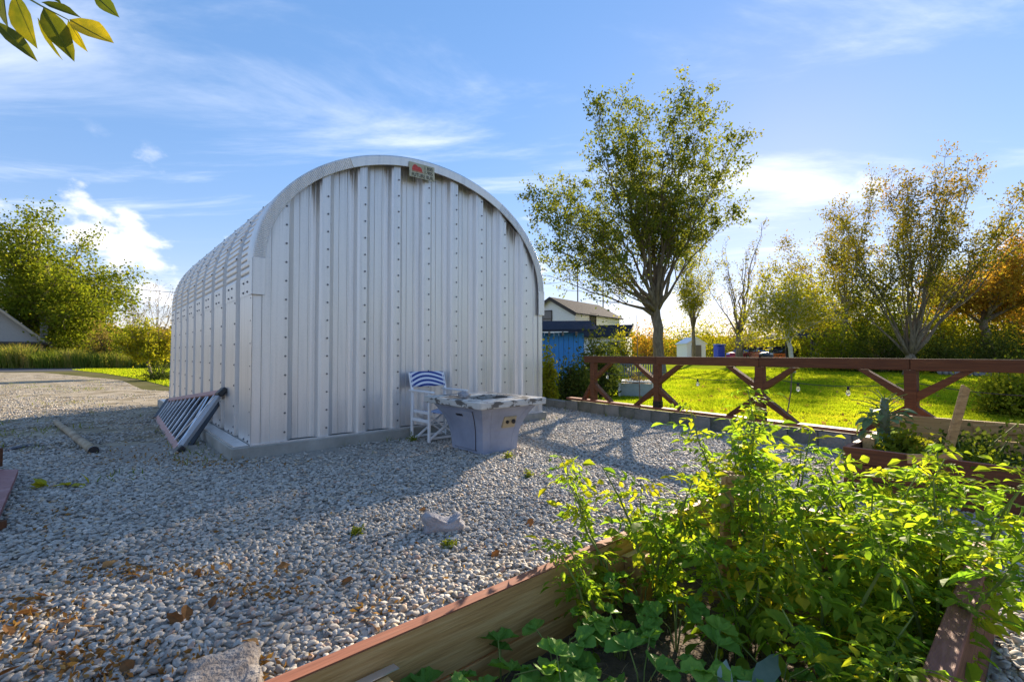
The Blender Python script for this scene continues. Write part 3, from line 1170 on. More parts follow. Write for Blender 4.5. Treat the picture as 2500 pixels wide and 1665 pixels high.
M['wornred'] = mat_noise('scuffed red stain', [(0.3, (0.11, 0.035, 0.02)), (0.5, (0.19, 0.065, 0.038)), (0.66, (0.26, 0.11, 0.07)), (0.75, (0.42, 0.34, 0.28))], 6, .75, bump=.5, bscale=25, detail=10, stretch=(.6, 3, 3))
bed = empty('raised_bed', 'near raised bed of tan boards with a red painted rim full of tomatoes', 'raised bed', (0, 0, 0))
A0 = -2.6
TH = .042
for z0, z1, cap in ((.008, .196, None), (.204, RIM_Z, M['redcap'])):
    board(bed, b1(A0, TH / 2), b1(.92 if z0 < .1 else B1_far, TH / 2), z0, z1, TH, M['tan'], cap=cap)
    if z0 < .1:
        board(bed, b1(.926, TH / 2), b1(B1_far, TH / 2), z0, z1, TH, M['tan'])
    board(bed, b1(B1_far - TH / 2, TH + .002), b1(B1_far - TH / 2, BED_W - TH - .002), z0, z1, TH, M['tan'], cap=cap)
    board(bed, b1(A0, BED_W - TH / 2), b1(B1_far, BED_W - TH / 2), z0, z1, TH, M['red'], cap=M['redcap'] if cap else None)
# wide red cap board on the right-hand rim
board(bed, b1(A0, BED_W - .025), b1(B1_far + .02, BED_W - .025), RIM_Z + .006, RIM_Z + .026, .06, M['wornred'], 'cap_board')
for a in (-.28, 1.0):
    o = MB().box((0, 0, 0), (.09, .09, .30)).build('inner_post', M['tan'], bed, bevel=.004)
    o.location = b1(a, TH + .048, .02 + .15 + .012)
    o.rotation_euler = (0, 0, THETA)
    p_ = MB().box((0, 0, 0), (.155, .035, .003))
    o2 = p_.build('mending_plate', M['dirtyalu'], bed)
    o2.location = b1(a, TH + .03, .336)
    o2.rotation_euler = (R(-8), 0, THETA)


def soil_mesh(name, f, a0, a1, b0, b1_, z, amp, parent, na=70, nb=30):
    mb = MB()
    for i in range(na + 1):
        for j in range(nb + 1):
            p = f(a0 + (a1 - a0) * i / na, b0 + (b1_ - b0) * j / nb)
            q = mnoise.noise((p.x * 3, p.y * 3, 1.3)) + .5 * mnoise.noise((p.x * 11, p.y * 11, 4))
            mb.v.append((p.x, p.y, z + amp * q))
    for i in range(na):
        for j in range(nb):
            a = i * (nb + 1) + j
            mb.f.append((a, a + nb + 1, a + nb + 2, a + 1))
    o = mb.build(name, M['soil'], parent, True)
    return o


soil_mesh('soil', b1, A0, B1_far - TH - .002, TH + .002, BED_W - TH - .002, .12, .03, bed)
bed2 = empty('raised_bed', 'far raised bed of dark red boards with kale stalk and dried plants', 'raised bed', (0, 0, 0))
B2L, B2W = 3.4, 1.62
for z0, z1, cap in ((.008, .130, None), (.136, .262, None), (.268, RIM_Z, M['redcap'])):
    board(bed2, b2(0, TH / 2), b2(B2L, TH / 2), z0, z1, TH, M['red'], cap=cap)
    board(bed2, b2(TH / 2, TH + .002), b2(TH / 2, B2W), z0, z1, TH, M['red'], cap=cap)
for z0, z1 in ((.008, .19), (.196, .38), (.386, .56)):
    board(bed2, b2(.0, B2W + .03), b2(B2L, B2W + .03), z0, z1, .04, M['tan'])
o = MB().box((0, 0, 0), (.09, .09, .42)).build('corner_post', M['tan'], bed2, bevel=.004)
o.location = b2(TH + .06, .45, .23); o.rotation_euler = (0, 0, THETA)
o = MB().box((0, 0, 0), (.55, .02, .09)).build('cross_cleat', M['tan'], bed2, bevel=.003)
o.location = b2(1.0, B2W - .005, .50); o.rotation_euler = (0, R(-5), THETA - R(90))
soil_mesh('soil', b2, TH + .002, B2L, TH + .002, B2W, .27, .03, bed2, 50, 26)

# leaning stakes
stk = empty('garden_stake', 'tan board stake leaning in the far red bed with cleat at its foot', 'stake', (0, 0, 0))
pa, pb = at(2302, 1150, 3.95), at(2358, 945, 4.1)
MB().bar(pa, pb, .085, .022, up=Vector((.2, -1, 0))).build('upright', M['tan'], stk, bevel=.002)
pc, pd = at(2216, 1120, 3.88), at(2348, 1120, 3.82)
MB().bar(pc, pd, .02, .075).build('cleat', M['tan'], stk, bevel=.002)
stk2 = empty('tomato_stake', 'tan timber stake with short cross cleats standing among the tomato plants', 'stake', (0, 0, 0))
pa, pb = at(1765, 1540, 2.2), at(1778, 1150, 2.22)
MB().bar(pa, pb, .045, .04, up=Vector((.1, -1, 0))).build('upright', M['tan'], stk2, bevel=.002)
for (x0, x1, y0, d_) in ((1778, 1818, 1168, 2.185), (1738, 1796, 1318, 2.165), (1738, 1803, 1450, 2.165)):
    MB().bar(at(x0, y0, d_), at(x1, y0 + 3, d_), .02, .038).build('cleat', M['tan'], stk2, bevel=.002)

# ---------------------------------------------------------------- fire table
M['tbl'] = mat_noise('grey resin panel', [(0.25, (0.20, 0.23, 0.30)), (0.5, (0.27, 0.305, 0.40)), (0.75, (0.34, 0.375, 0.46))], 2.5, 0.55, bump=.1, bscale=60, detail=8)
M['tbltop'] = mat_noise('peeling white coat', [(0.30, (0.09, 0.085, 0.075)), (0.46, (0.13, 0.12, 0.105)), (0.475, (0.44, 0.44, 0.41)), (0.7, (0.56, 0.56, 0.53))], 5.0, 0.8, bump=.5, bscale=14, detail=9, stretch=(1, 1, 2.2))
M['char'] = mat_noise('ash and soot', [(0.3, (0.025, 0.022, 0.018)), (0.55, (0.10, 0.09, 0.075)), (0.75, (0.26, 0.24, 0.21))], 12, .95, bump=.8, bscale=30)
M['rock'] = mat_noise('grey stone', [(0.3, (0.16, 0.155, 0.165)), (0.5, (0.30, 0.29, 0.30)), (0.75, (0.42, 0.40, 0.40))], 9, .9, bump=.9, bscale=35, detail=9)
TC = Vector((-.36, 6.2, 0))
tb = empty('fire_table', 'square grey fire pit table with flared base and peeling white stone top', 'fire pit', TC, THETA)
TX, TY, TZ0, TZ1 = 1.02, 1.18, .60, .68


def table_base():
    mb = MB()
    prof = [(.0, .62), (.09, .625), (.19, .64), (.29, .675), (.38, .73), (.46, .80), (.54, .89), (.60, .97)]
    n = 8
    for z, f in prof:
        hx, hy = TX / 2 * f - .03 + .03 * 0, TY / 2 * f - .03
        ring = []
        for (sx, sy, ex, ey) in ((-1, -1, 1, -1), (1, -1, 1, 1), (1, 1, -1, 1), (-1, 1, -1, -1)):
            for k in range(n):
                q = k / n
                # softly rounded corners: pull corner points in
                x, y = sx + (ex - sx) * q, sy + (ey - sy) * q
                l = max(abs(x), abs(y))
                cr = 1 - .035 * max(0, (min(abs(x), abs(y)) - .75) / .25) ** 2
                ring.append((x * hx * cr, y * hy * cr, z))
        mb.v += ring
    k = 4 * n
    for i in range(len(prof) - 1):
        for j in range(k):
            mb.f.append((i * k + j, i * k + (j + 1) % k, (i + 1) * k + (j + 1) % k, (i + 1) * k + j))
    return mb.build('flared_base', M['tbl'], tb)


table_base()


def base_y(z):
    pr = [(.0, .62), (.09, .625), (.19, .64), (.29, .675), (.38, .73), (.46, .80), (.54, .89), (.60, .97)]
    for (z0, f0), (z1, f1) in zip(pr, pr[1:]):
        if z <= z1:
            return f0 + (f1 - f0) * (z - z0) / (z1 - z0)
    return .97


# the top: four mitred slabs round an opening
hx, hy, ox, oy = TX / 2 + .02, TY / 2 + .02, .27, .30
cor, inn = [(-hx, -hy), (hx, -hy), (hx, hy), (-hx, hy)], [(-ox, -oy), (ox, -oy), (ox, oy), (-ox, oy)]
for k in range(4):
    a, b, c, d = cor[k], cor[(k + 1) % 4], inn[(k + 1) % 4], inn[k]
    g = .0015
    dz = rr.uniform(0, .004)
    vs = [(p[0] * (1 - g), p[1] * (1 - g), z) for z in (TZ0, TZ1 + dz) for p in (a, b, c, d)]
    mb = MB().add(vs, [(0, 3, 2, 1), (4, 5, 6, 7), (0, 1, 5, 4), (1, 2, 6, 5), (2, 3, 7, 6), (3, 0, 4, 7)])
    mb.build('top_slab', M['tbltop'], tb, bevel=.008)
mb = MB()
mb.box((0, 0, TZ0 - .03), (2 * ox + .02, 2 * oy + .02, .02))
mb.build('burner_pan', M['char'], tb)


def blob(name, loc, size, mat, parent=None, seed=1, sub=2, rough=.25, rz=0):
    bm = bmesh.new()
    bmesh.ops.create_icosphere(bm, subdivisions=sub, radius=.5)
    for v in bm.verts:
        n = mnoise.noise(v.co * 1.7 + Vector((seed * 3.1, seed, 0))) + .5 * mnoise.noise(v.co * 4.1 + Vector((seed, 0, 2)))
        v.co *= 1 + rough * n
        v.co = Vector((v.co.x * size[0], v.co.y * size[1], v.co.z * size[2]))
    me = bpy.data.meshes.new(name)
    bm.to_mesh(me); bm.free()
    me.materials.append(mat)
    o = link(name, me, parent)
    o.location = loc
    o.rotation_euler = (0, 0, rz)
    return o


for i in range(9):
    blob('lava_rock', (rr.uniform(-.2, .2), rr.uniform(-.23, .23), TZ0 + .005), (rr.uniform(.08, .15), rr.uniform(.08, .14), rr.uniform(.05, .1)), M['rock'], tb, 30 + i, 2, .5)
blob('lava_rock', (-.34, -.02, TZ1 + .035), (.16, .13, .09), M['rock'], tb, 44, 2, .5)
mb = MB().box((-.02, .12, TZ1 + .012), (.40, .16, .02), rz=.15)
mb.build('loose_slate', M['tbltop'], tb, bevel=.004)


# door panel with curved sides on one face, control plate on the other
def face_strip(z0, z1, xa, xb, out, face):
    """thin curved panel following the flared base; face 'x-' or 'y-'; xa(z), xb(z)"""
    mb = MB()
    n = 10
    for i in range(n + 1):
        z = z0 + (z1 - z0) * i / n
        f = base_y(z)
        if face == 'x-':
            r = TX / 2 * f - .03 + out
            for y in (xa(z), xb(z)):
                mb.v += [(-r, y, z)]
        else:
            r = TY / 2 * f - .03 + out
            for x in (xa(z), xb(z)):
                mb.v += [(x, -r, z)]
    for i in range(n):
        a = i * 2
        mb.f.append((a, a + 1, a + 3, a + 2) if face == 'y-' else (a, a + 2, a + 3, a + 1))
    return mb


curve_in = lambda z: .25 + .12 * (z / .55) ** 2.2
door = face_strip(.06, .55, lambda z: -curve_in(z) + .05, lambda z: curve_in(z) - .05, .004, 'x-').build('door_panel', M['tbl'], tb)
sm = door.modifiers.new('thick', 'SOLIDIFY'); sm.thickness = .012; sm.offset = 0
mb = MB()
for sgn in (-1, 1):
    pts = [(-(TX / 2 * base_y(z) - .03 + .004), sgn * (curve_in(z) - .047), z) for z in [.06 + .49 * i / 10 for i in range(11)]]
    mb.tube(pts, .004, 5)
mb.tube([(-(TX / 2 * base_y(.06) - .026), y, .058) for y in (-.225, .225)], .005, 5)
o = mb.build('door_gap', M['dark'], tb); o['kind'] = 'stuff'
mb = MB()
for sgn in (-1, 1):
    mb.tube([(sgn * (curve_in(z) - .09), -(TY / 2 * base_y(z) - .03 + .001), z) for z in [.02 + .55 * i / 10 for i in range(11)]], .0035, 5)
o = mb.build('panel_seam', M['tbl'], tb); o['kind'] = 'stuff'
zh = .49
o = MB().box((-(TX / 2 * base_y(zh) - .03 + .008), -.02, zh), (.02, .13, .03), m=Matrix.Rotation(R(-42), 3, 'Y')).build('handle_slot', M['dark'], tb)
mz = .40
cp = MB().box((.06, -(TY / 2 * base_y(mz) - .03 + .01), mz), (.20, .03, .15), m=Matrix.Rotation(R(20), 3, 'X')).build('control_plate', mat_plain('brass plate', (.38, .33, .22), .5, .3, .25, 9), tb, bevel=.004)
yk = -(TY / 2 * base_y(mz) - .03 + .03)
MB().lathe((.11, yk, mz), [(.03, 0), (.028, .015), (.012, .018), (.012, .03)], 12, Vector((0, -1, .35)).normalized()).build('knob', M['dark'], tb, True)
MB().lathe((.01, yk, mz), [(.022, 0), (.02, .014)], 10, Vector((0, -1, .35)).normalized()).build('igniter_button', M['blackmetal'], tb, True)

# ---------------------------------------------------------------- folding director chair
M['stripe'], nt_, b_ = mk('blue and white striped canvas')
tc_ = nt_.nodes.new('ShaderNodeTexCoord'); sx_ = nt_.nodes.new('ShaderNodeSeparateXYZ')
nt_.links.new(tc_.outputs['Object'], sx_.inputs[0])
ad_ = nt_.nodes.new('ShaderNodeMath'); ad_.operation = 'ADD'
yy_ = nt_.nodes.new('ShaderNodeMath'); yy_.operation = 'MULTIPLY'; yy_.inputs[1].default_value = -1.0
nt_.links.new(sx_.outputs[1], yy_.inputs[0]); nt_.links.new(yy_.outputs[0], ad_.inputs[0]); nt_.links.new(sx_.outputs[2], ad_.inputs[1])
mu_ = nt_.nodes.new('ShaderNodeMath'); mu_.operation = 'MULTIPLY'; mu_.inputs[1].default_value = 23.0
nt_.links.new(ad_.outputs[0], mu_.inputs[0])
fr_ = nt_.nodes.new('ShaderNodeMath'); fr_.operation = 'FRACT'; nt_.links.new(mu_.outputs[0], fr_.inputs[0])
gt_ = nt_.nodes.new('ShaderNodeMath'); gt_.operation = 'GREATER_THAN'; gt_.inputs[1].default_value = .5; nt_.links.new(fr_.outputs[0], gt_.inputs[0])
mx_ = nt_.nodes.new('ShaderNodeMix'); mx_.data_type = 'RGBA'
mx_.inputs[6].default_value = (.62, .66, .74, 1); mx_.inputs[7].default_value = (.018, .05, .24, 1)
nt_.links.new(gt_.outputs[0], mx_.inputs[0]); nt_.links.new(mx_.outputs[2], b_.inputs['Base Color'])
b_.inputs['Roughness'].default_value = .9
# local x to the right along the barn wall (U), local y towards the wall (S)
ch = empty('director_chair', 'white folding director chair with blue striped canvas against the barn', 'chair', Vector((-1.43, 6.85, 0)) , THETA)
CW, CDp, AH, SH_, BT = .56, .46, .70, .45, .96
for sx in (0, CW):
    for sy, nm in ((0, 'back_leg'), (-CDp, 'front_leg')):
        MB().box((sx, sy, AH / 2 + .012), (.026, .045, AH - .02)).build(nm, M['white'], ch, bevel=.003)
    MB().box((sx, -CDp / 2 - .02, AH + .012), (.05, CDp + .16, .022)).build('armrest', M['white'], ch, bevel=.004)
    MB().bar((sx, .0, AH + .02), (sx, .075, BT), .024, .04, up=Vector((1, 0, 0))).build('back_post', M['white'], ch, bevel=.003)
    MB().box((sx + (.03 if sx == 0 else -.03), -CDp / 2, SH_ - .03), (.028, CDp + .05, .04)).build('seat_rail', M['white'], ch, bevel=.003)
    MB().box((sx, -CDp / 2, SH_ - .14), (.022, CDp - .05, .045)).build('side_stretcher', M['white'], ch, bevel=.003)
for sy in (-.06, -CDp + .06):
    for a, b in (((.03, .05), (CW - .03, SH_ - .06)), ((CW - .03, .05), (.03, SH_ - .06))):
        yy = sy + (.012 if a[0] > .2 else -.012)
        MB().bar((a[0], yy, a[1]), (b[0], yy, b[1]), .02, .04, up=Vector((0, 1, 0))).build('cross_brace', M['white'], ch, bevel=.003)
    MB().box((CW / 2, sy + .03, .06), (CW - .06, .018, .03)).build('foot_bar', M['white'], ch, bevel=.002)


def canvas(pts_fn, nu=12, nv=6):
    mb = MB()
    for i in range(nu + 1):
        for j in range(nv + 1):
            mb.v.append(pts_fn(i / nu, j / nv))
    for i in range(nu):
        for j in range(nv):
            a = i * (nv + 1) + j
            mb.f.append((a, a + nv + 1, a + nv + 2, a + 1))
    return mb


o = canvas(lambda u, v: (CW * u, .012 + .068 * v + .05 * math.sin(math.pi * u) - .016, AH + .06 + (BT - AH - .05) * v + .012 * math.sin(math.pi * u) * (v - .5))).build('back_canvas', M['stripe'], ch, True)
o.modifiers.new('thick', 'SOLIDIFY').thickness = .006
o = canvas(lambda u, v: (.02 + (CW - .04) * u, -CDp - .01 + (CDp + .02) * v, SH_ - .006 - .045 * math.sin(math.pi * u))).build('seat_canvas', M['stripe'], ch, True)
o.modifiers.new('thick', 'SOLIDIFY').thickness = .006

# ---------------------------------------------------------------- step ladder lying on its side against the barn
M['fib'] = mat_plain('faded orange fibreglass', (.42, .22, .19), .6, var=.2)
lad = empty('step_ladder', 'step ladder with faded orange rails lying on its side against the barn', 'ladder', (0, 0, 0))
La, Lb = gp(437, 1099, .03), gp(383, 1018, .03)          # lower rail: near, far
Lc, Ld = bfr(-.13, 1.62, .72), bfr(-.16, 6.0, .36)      # upper rail: near, far
Lc = at(541, 957, 6.62)
Ld = at(412, 976, 10.0)
MB().bar(La, Lb, .03, .085, up=Vector((.5, .5, .7))).build('lower_rail', M['fib'], lad, bevel=.004)
MB().bar(Lc, Ld, .03, .085, up=Vector((.5, .5, .7))).build('upper_rail', M['fib'], lad, bevel=.004)
for i in range(11):
    f = .07 + .9 * (i / 10) ** .92
    a, b = La.lerp(Lb, f), Lc.lerp(Ld, f)
    MB().bar(a, b, .024, .018, up=Vector((.5, .5, .7))).build('step', M['dirtyalu'], lad, bevel=.002)
# folded rear frame just behind the steps, dark in between
nl = (Lb - La).cross(Lc - La).normalized()
if nl.dot(Vector((0, 0, 1))) > 0:
    nl = -nl
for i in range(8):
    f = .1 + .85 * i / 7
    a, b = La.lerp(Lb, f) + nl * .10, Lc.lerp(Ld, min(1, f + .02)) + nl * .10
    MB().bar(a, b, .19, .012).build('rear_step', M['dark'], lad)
MB().bar(La + nl * .10, Lb + nl * .10, .03, .07).build('rear_rail', M['blackmetal'], lad)
MB().bar(Lc + nl * .10, Ld + nl * .10, .03, .07).build('rear_rail', M['blackmetal'], lad)
MB().bar(La.lerp(Lb, .03), Lc.lerp(Ld, .16), .02, .012).build('diagonal_strut', M['dirtyalu'], lad)
MB().bar(La.lerp(Lb, .18), Lc.lerp(Ld, .04), .02, .012).build('diagonal_strut', M['dirtyalu'], lad)
MB().bar(La.lerp(Lc, .04), La.lerp(Lc, .92), .07, .05).build('side_shield', mat_plain('dull grey plate', (.34, .35, .37), .6, .3), lad, bevel=.003)
for c, d_ in ((La, (La - Lb).normalized()), (Lc, (Lc - Ld).normalized())):
    MB().bar(c - d_ * .12, c + d_ * .09, .07, .13, up=Vector((.5, .5, .7))).build('rubber_foot', M['dark'], lad, bevel=.012)
MB().bar(Lb.lerp(Ld, -.05), Lb.lerp(Ld, 1.03), .09, .05).build('ladder_top', M['dark'], lad, bevel=.006)

# ---------------------------------------------------------------- things lying about
M['oldpole'] = mat_noise('weathered pole', [(0.3, (0.16, 0.10, 0.06)), (0.5, (0.32, 0.25, 0.16)), (0.7, (0.44, 0.37, 0.27))], 4, .85, bump=.6, bscale=25, stretch=(1, 1, 1))
pa, pb = gp(228, 1100, .05), gp(137, 1030, .05)
pole = empty('wooden_pole', 'weathered round pole lying on the packed dirt left of the ladder', 'pole', (0, 0, 0))
MB().tube([pa.lerp(pb, i / 8) + Vector((0, 0, .006 * math.sin(i * 1.7))) for i in range(9)], [.052 - .012 * i / 8 for i in range(9)], 12).build('shaft', M['oldpole'], pole, True)
d_ = (pa - pb).normalized()
MB().tube([pa - d_ * .02, pa + d_ * .025], [.055, .055], 12).build('end_cap', M['dark'], pole)

mb = MB()
t0, t1 = gp(-40, 1112), gp(96, 1090)
for i in range(15):
    for j in range(5):
        p = t0.lerp(t1, i / 14) + Vector((.0, .16 * (j - 2), 0))
        mb.v.append((p.x, p.y, .028 + .02 * math.sin(j * 1.6 + i * .5) + .02 * mnoise.noise((i * .6, j * .9, 0)) ))
for i in range(14):
    for j in range(4):
        a = i * 5 + j
        mb.f.append((a, a + 5, a + 6, a + 1))
o = mb.build('ground_tarp', mat_plain('dark grey tarp', (.09, .09, .11), .6, var=.3), None, True)
tag(o, 'crumpled dark grey tarp strip lying flat on the packed dirt', 'tarp')
o.modifiers.new('thick', 'SOLIDIFY').thickness = .01

M['redbench'] = mat_noise('worn red boards', [(0.3, (0.17, 0.06, 0.055)), (0.55, (0.26, 0.10, 0.095)), (0.75, (0.38, 0.24, 0.23))], 5, .6, bump=.3, bscale=20, detail=9)
bn = empty('red_platform', 'worn dark red board platform with a post cut off by the left edge', 'platform', (0, 0, 0))
q0, q1 = gp(46, 1147, .12), gp(-8, 1275, .12)
q2, q3 = q1 + Vector((-1.0, .0, 0)), q0 + Vector((-1.0, .0, 0))
for k in range(5):
    f0, f1 = k / 5 + .004, (k + 1) / 5 - .004
    a, b, c, d = q0.lerp(q3, f0), q1.lerp(q2, f0), q1.lerp(q2, f1), q0.lerp(q3, f1)
    vs = [(p.x, p.y, z) for z in (.085, .125) for p in (a, b, c, d)]
    MB().add(vs, [(0, 1, 2, 3), (7, 6, 5, 4), (0, 4, 5, 1), (1, 5, 6, 2), (2, 6, 7, 3), (3, 7, 4, 0)]).build('plank', M['redbench'], bn)
for p in (q0, q1):
    MB().box((p.x - .25, p.y + (.12 if p is q1 else -.12), .042), (.3, .08, .08)).build('bearer', M['red'], bn)
MB().box((gp(-3, 1140, .13).x - .03, gp(-3, 1140, .13).y, .22), (.07, .07, .18)).build('post', M['red'], bn, bevel=.004)


def chunk(name, loc, size, mat, seed, label, cat, rz=0, saddle=0.0):
    bm = bmesh.new()
    bmesh.ops.create_cube(bm, size=1.0)
    bmesh.ops.subdivide_edges(bm, edges=bm.edges, cuts=7, use_grid_fill=True)
    for v in bm.verts:
        c = v.co.copy()
        n = mnoise.noise(c * 1.8 + Vector((seed, 0, 0))) * .30 + mnoise.noise(c * 4.5 + Vector((0, seed, 0))) * .18 + mnoise.noise(c * 11 + Vector((0, seed, 5))) * .07
        r = max(abs(c.x), abs(c.y), abs(c.z))
        s = (c.length / .5)
        c = c.lerp(c / s, .42)
        c *= 1 + n
        if saddle and c.z > 0:
            c.z *= 1 - saddle * math.exp(-((c.x - .08) / .28) ** 2)
        if c.z < 0:
            c.z *= .5
        v.co = Vector((c.x * size[0], c.y * size[1], c.z * size[2]))
    me = bpy.data.meshes.new(name)
    bm.to_mesh(me); bm.free()
    me.materials.append(mat)
    me.shade_smooth()
    o = link(name, me)
    o.location = loc
    o.rotation_euler = (0, 0, rz)
    return tag(o, label, cat)


chunk('broken_stone', gp(1084, 1300) + Z * .045, (.27, .15, .21), M['rock'], 3, 'broken grey stone with a dipped top lying alone on the pebbles', 'stone', .1, .55)
chunk('concrete_lump', gp(530, 1690) + Z * .0, (.27, .34, .19), mat_noise('rough old concrete', [(0.3, (0.13, 0.105, 0.09)), (0.5, (0.25, 0.22, 0.195)), (0.75, (0.38, 0.36, 0.34))], 14, .95, bump=1.0, bscale=60, detail=10), 8,
      'rough weathered concrete lump sunk in the pebbles beside the near bed', 'concrete', .5, .1)

# ---------------------------------------------------------------- trees and shrubs
def curve_pts(a, b, bulge, n, g, wob):
    out = []
    for i in range(n + 1):
        t = i / n
        p = a.lerp(b, t) + bulge * (4 * t * (1 - t))
        if 0 < i < n:
            p = p + Vector(g.normal(size=3)) * wob
        out.append(p)
    return out


def make_tree(name, label, base, fork, targets, r0, seed, leafmat, bark, leaf=.16, nsec=10, sec=2.2, ntw=6, tw=.9, nleaf=14, cat='tree', group=None,
              lo=.3, jit=.16, drop=None, up=.55, limb=.34, hz=0.0, tipw=.15):
    """trunk up to the fork, limbs swept to target points, side branches, twigs and leaves"""
    g = np.random.default_rng(seed)
    root = empty(name, label, cat, base, 0, group)
    base = Vector(base)
    wood = MB()
    lp = []
    ctr = base + Vector((0, 0, 0))
    n = 6
    trunk = [Vector((0, 0, -.1))] + [Vector((fork.x - base.x, fork.y - base.y, fork.z - base.z)) * (i / n) + Vector(g.normal(size=3)) * r0 * .15 * (0 < i < n) for i in range(1, n + 1)]
    trunk.append(trunk[-1] + Z * r0 * 1.5)
    wood.tube(trunk, [r0 * 1.45, r0 * 1.12] + [r0 * (1.02 - .12 * i / n) for i in range(2, n)] + [r0 * .66, r0 * .12], 10)
    fk = trunk[-2]
    nT = len(targets)
    for ti, tg in enumerate(targets):
        T = Vector(tg) - base
        st = trunk[-3].lerp(fk, (ti * .37) % 1.0)
        L = (T - st).length
        side = Vector((T.x - st.x, T.y - st.y, 0))
        bulge = -side * .07 * g.uniform(.0, 1.3) + Z * L * .02 * g.uniform(-1, 1.2)
        m = max(5, int(L / 1.1))
        lim = curve_pts(st, T, bulge, m, g, L * .012)
        rl = r0 * (.5 if nT < 7 else limb) * (L / 10) ** .4
        rl = min(rl, r0 * .7)
        rad = [max(.012, rl * (1 - .93 * (i / m) ** .7)) for i in range(m + 1)]
        rad[0] = min(rl * 1.7, r0 * .8)
        rad[1] = max(rad[1], rl * .95)
        wood.tube(lim, rad, 7)
        for k in range(nsec):
            f = lo + (1 - lo) * (k + g.uniform(.1, .9)) / nsec
            i = min(m - 1, int(f * m))
            p = lim[i].lerp(lim[i + 1], f * m - i)
            tan = (lim[i + 1] - lim[i]).normalized()
            rv = Vector(g.normal(size=3)).normalized()
            out = Vector((p.x - fk.x, p.y - fk.y, 0))
            if out.length > .01:
                out.normalize()
            d = (tan * .8 + rv * .75 + Z * up + out * .25).normalized()
            Ls = sec * g.uniform(.55, 1.15) * (1.15 - .55 * f)
            e = p + d * Ls
            ms = 4
            br = curve_pts(p, e, Vector(g.normal(size=3)) * Ls * .06, ms, g, Ls * .02)
            r1 = min(rad[i] * .5, .045)
            wood.tube(br, [max(.007, r1 * (1 - .8 * q / ms)) for q in range(ms + 1)], 4, False)
            for w in range(ntw):
                ff = g.uniform(.25, 1.0)
                j = min(ms - 1, int(ff * ms))
                q = br[j].lerp(br[j + 1], ff * ms - j)
                d2 = (d * .7 + Vector(g.normal(size=3)) * .65 + Z * up * .6).normalized()
                L2 = tw * g.uniform(.5, 1.25)
                q2 = q + d2 * L2
                wood.tube([q, q2], [.008, .005], 3, False)
                keep = 1.0 if drop is None else drop((q2 + base))
                nl = int(nleaf * g.uniform(.5, 1.5) * keep)
                if nl > 0:
                    fl = g.uniform(tipw, 1.08, nl)
                    pts = np.array(q)[None, :] + np.array(q2 - q)[None, :] * fl[:, None] + g.normal(size=(nl, 3)) * jit
                    lp.append(pts)
    wood.build('trunk', bark, root, True)
    if lp:
        P = np.concatenate(lp)
        cl = g.random(len(lp))
        rv = np.concatenate([np.clip(np.full(len(a), c) * .5 + g.random(len(a)) * .5, 0, 1) for a, c in zip(lp, cl)])
        if hz:
            rv = np.clip(rv * (1 - hz) + hz * 1.3 * ((P[:, 2] - P[:, 2].min()) / np.ptp(P[:, 2])) ** 1.4, 0, 1)
        me = np_mesh('crown', leaf_quads(P, leaf, g), 4, leafmat, rv)
        o = link('crown', me, root)
        o['kind'] = 'stuff'
    return root


def dome_targets(c, rx, ry, z0, z1, n, seed, low=.15):
    g = random.Random(seed)
    out = []
    for i in range(n):
        a = 2 * math.pi * (i * .618 + g.uniform(-.06, .06))
        f = (i + .5) / n
        z = z0 + (z1 - z0) * (low + (1 - low) * f)
        rr_ = math.sqrt(max(.04, 1 - ((f - .28) / .75) ** 2)) * g.uniform(.75, 1.0)
        out.append((c[0] + rx * rr_ * math.cos(a), c[1] + ry * rr_ * math.sin(a), z))
    return out


def make_bush(name, label, base, rx, ry, rz, seed, leafmat, leaf=.08, n=3000, nst=14, cat='shrub', group=None, stemmat=None, clump=.55, z0=.0, hollow=.35):
    """many stems to points in a lumpy dome, leaves gathered round the stem tips and sides"""
    g = np.random.default_rng(seed)
    root = empty(name, label, cat, base, 0, group)
    wood = MB()
    tips = []
    for i in range(nst):
        d = g.normal(size=3)
        d[2] = abs(d[2])
        d /= np.linalg.norm(d)
        r = g.uniform(.45, 1.0) ** .6
        tip = Vector((d[0] * rx * r, d[1] * ry * r, z0 + (d[2] * .75 + .25 * g.random()) * rz * r + .1 * rz))
        mid = Vector((tip.x * .35, tip.y * .35, tip.z * .55))
        wood.tube([Vector((tip.x * .06, tip.y * .06, -.02)), mid, tip], [max(.006, .02 * rz), max(.005, .012 * rz), .004], 4, False)
        tips.append(tip)
        for q in range(2):
            e = mid + Vector(g.normal(size=3)) * rx * .4 + Z * rz * .15
            wood.tube([mid, e], [.008, .004], 3, False)
            tips.append(e)
    wood.build('stems', stemmat or M['bark'], root)
    T = np.array([tuple(t) for t in tips])
    idx = g.integers(0, len(T), n)
    R_ = np.array([rx, ry, rz]) * clump * .42
    P = T[idx] * g.uniform(hollow + .35, 1.03, n)[:, None] + g.normal(size=(n, 3)) * R_
    P[:, 2] = np.abs(P[:, 2]) + .01
    rv = np.clip(g.random(len(T))[idx] * .55 + g.random(n) * .45, 0, 1)
    o = link('foliage', np_mesh('foliage', leaf_quads(P, leaf, g), 4, leafmat, rv), root)
    o['kind'] = 'stuff'
    return root


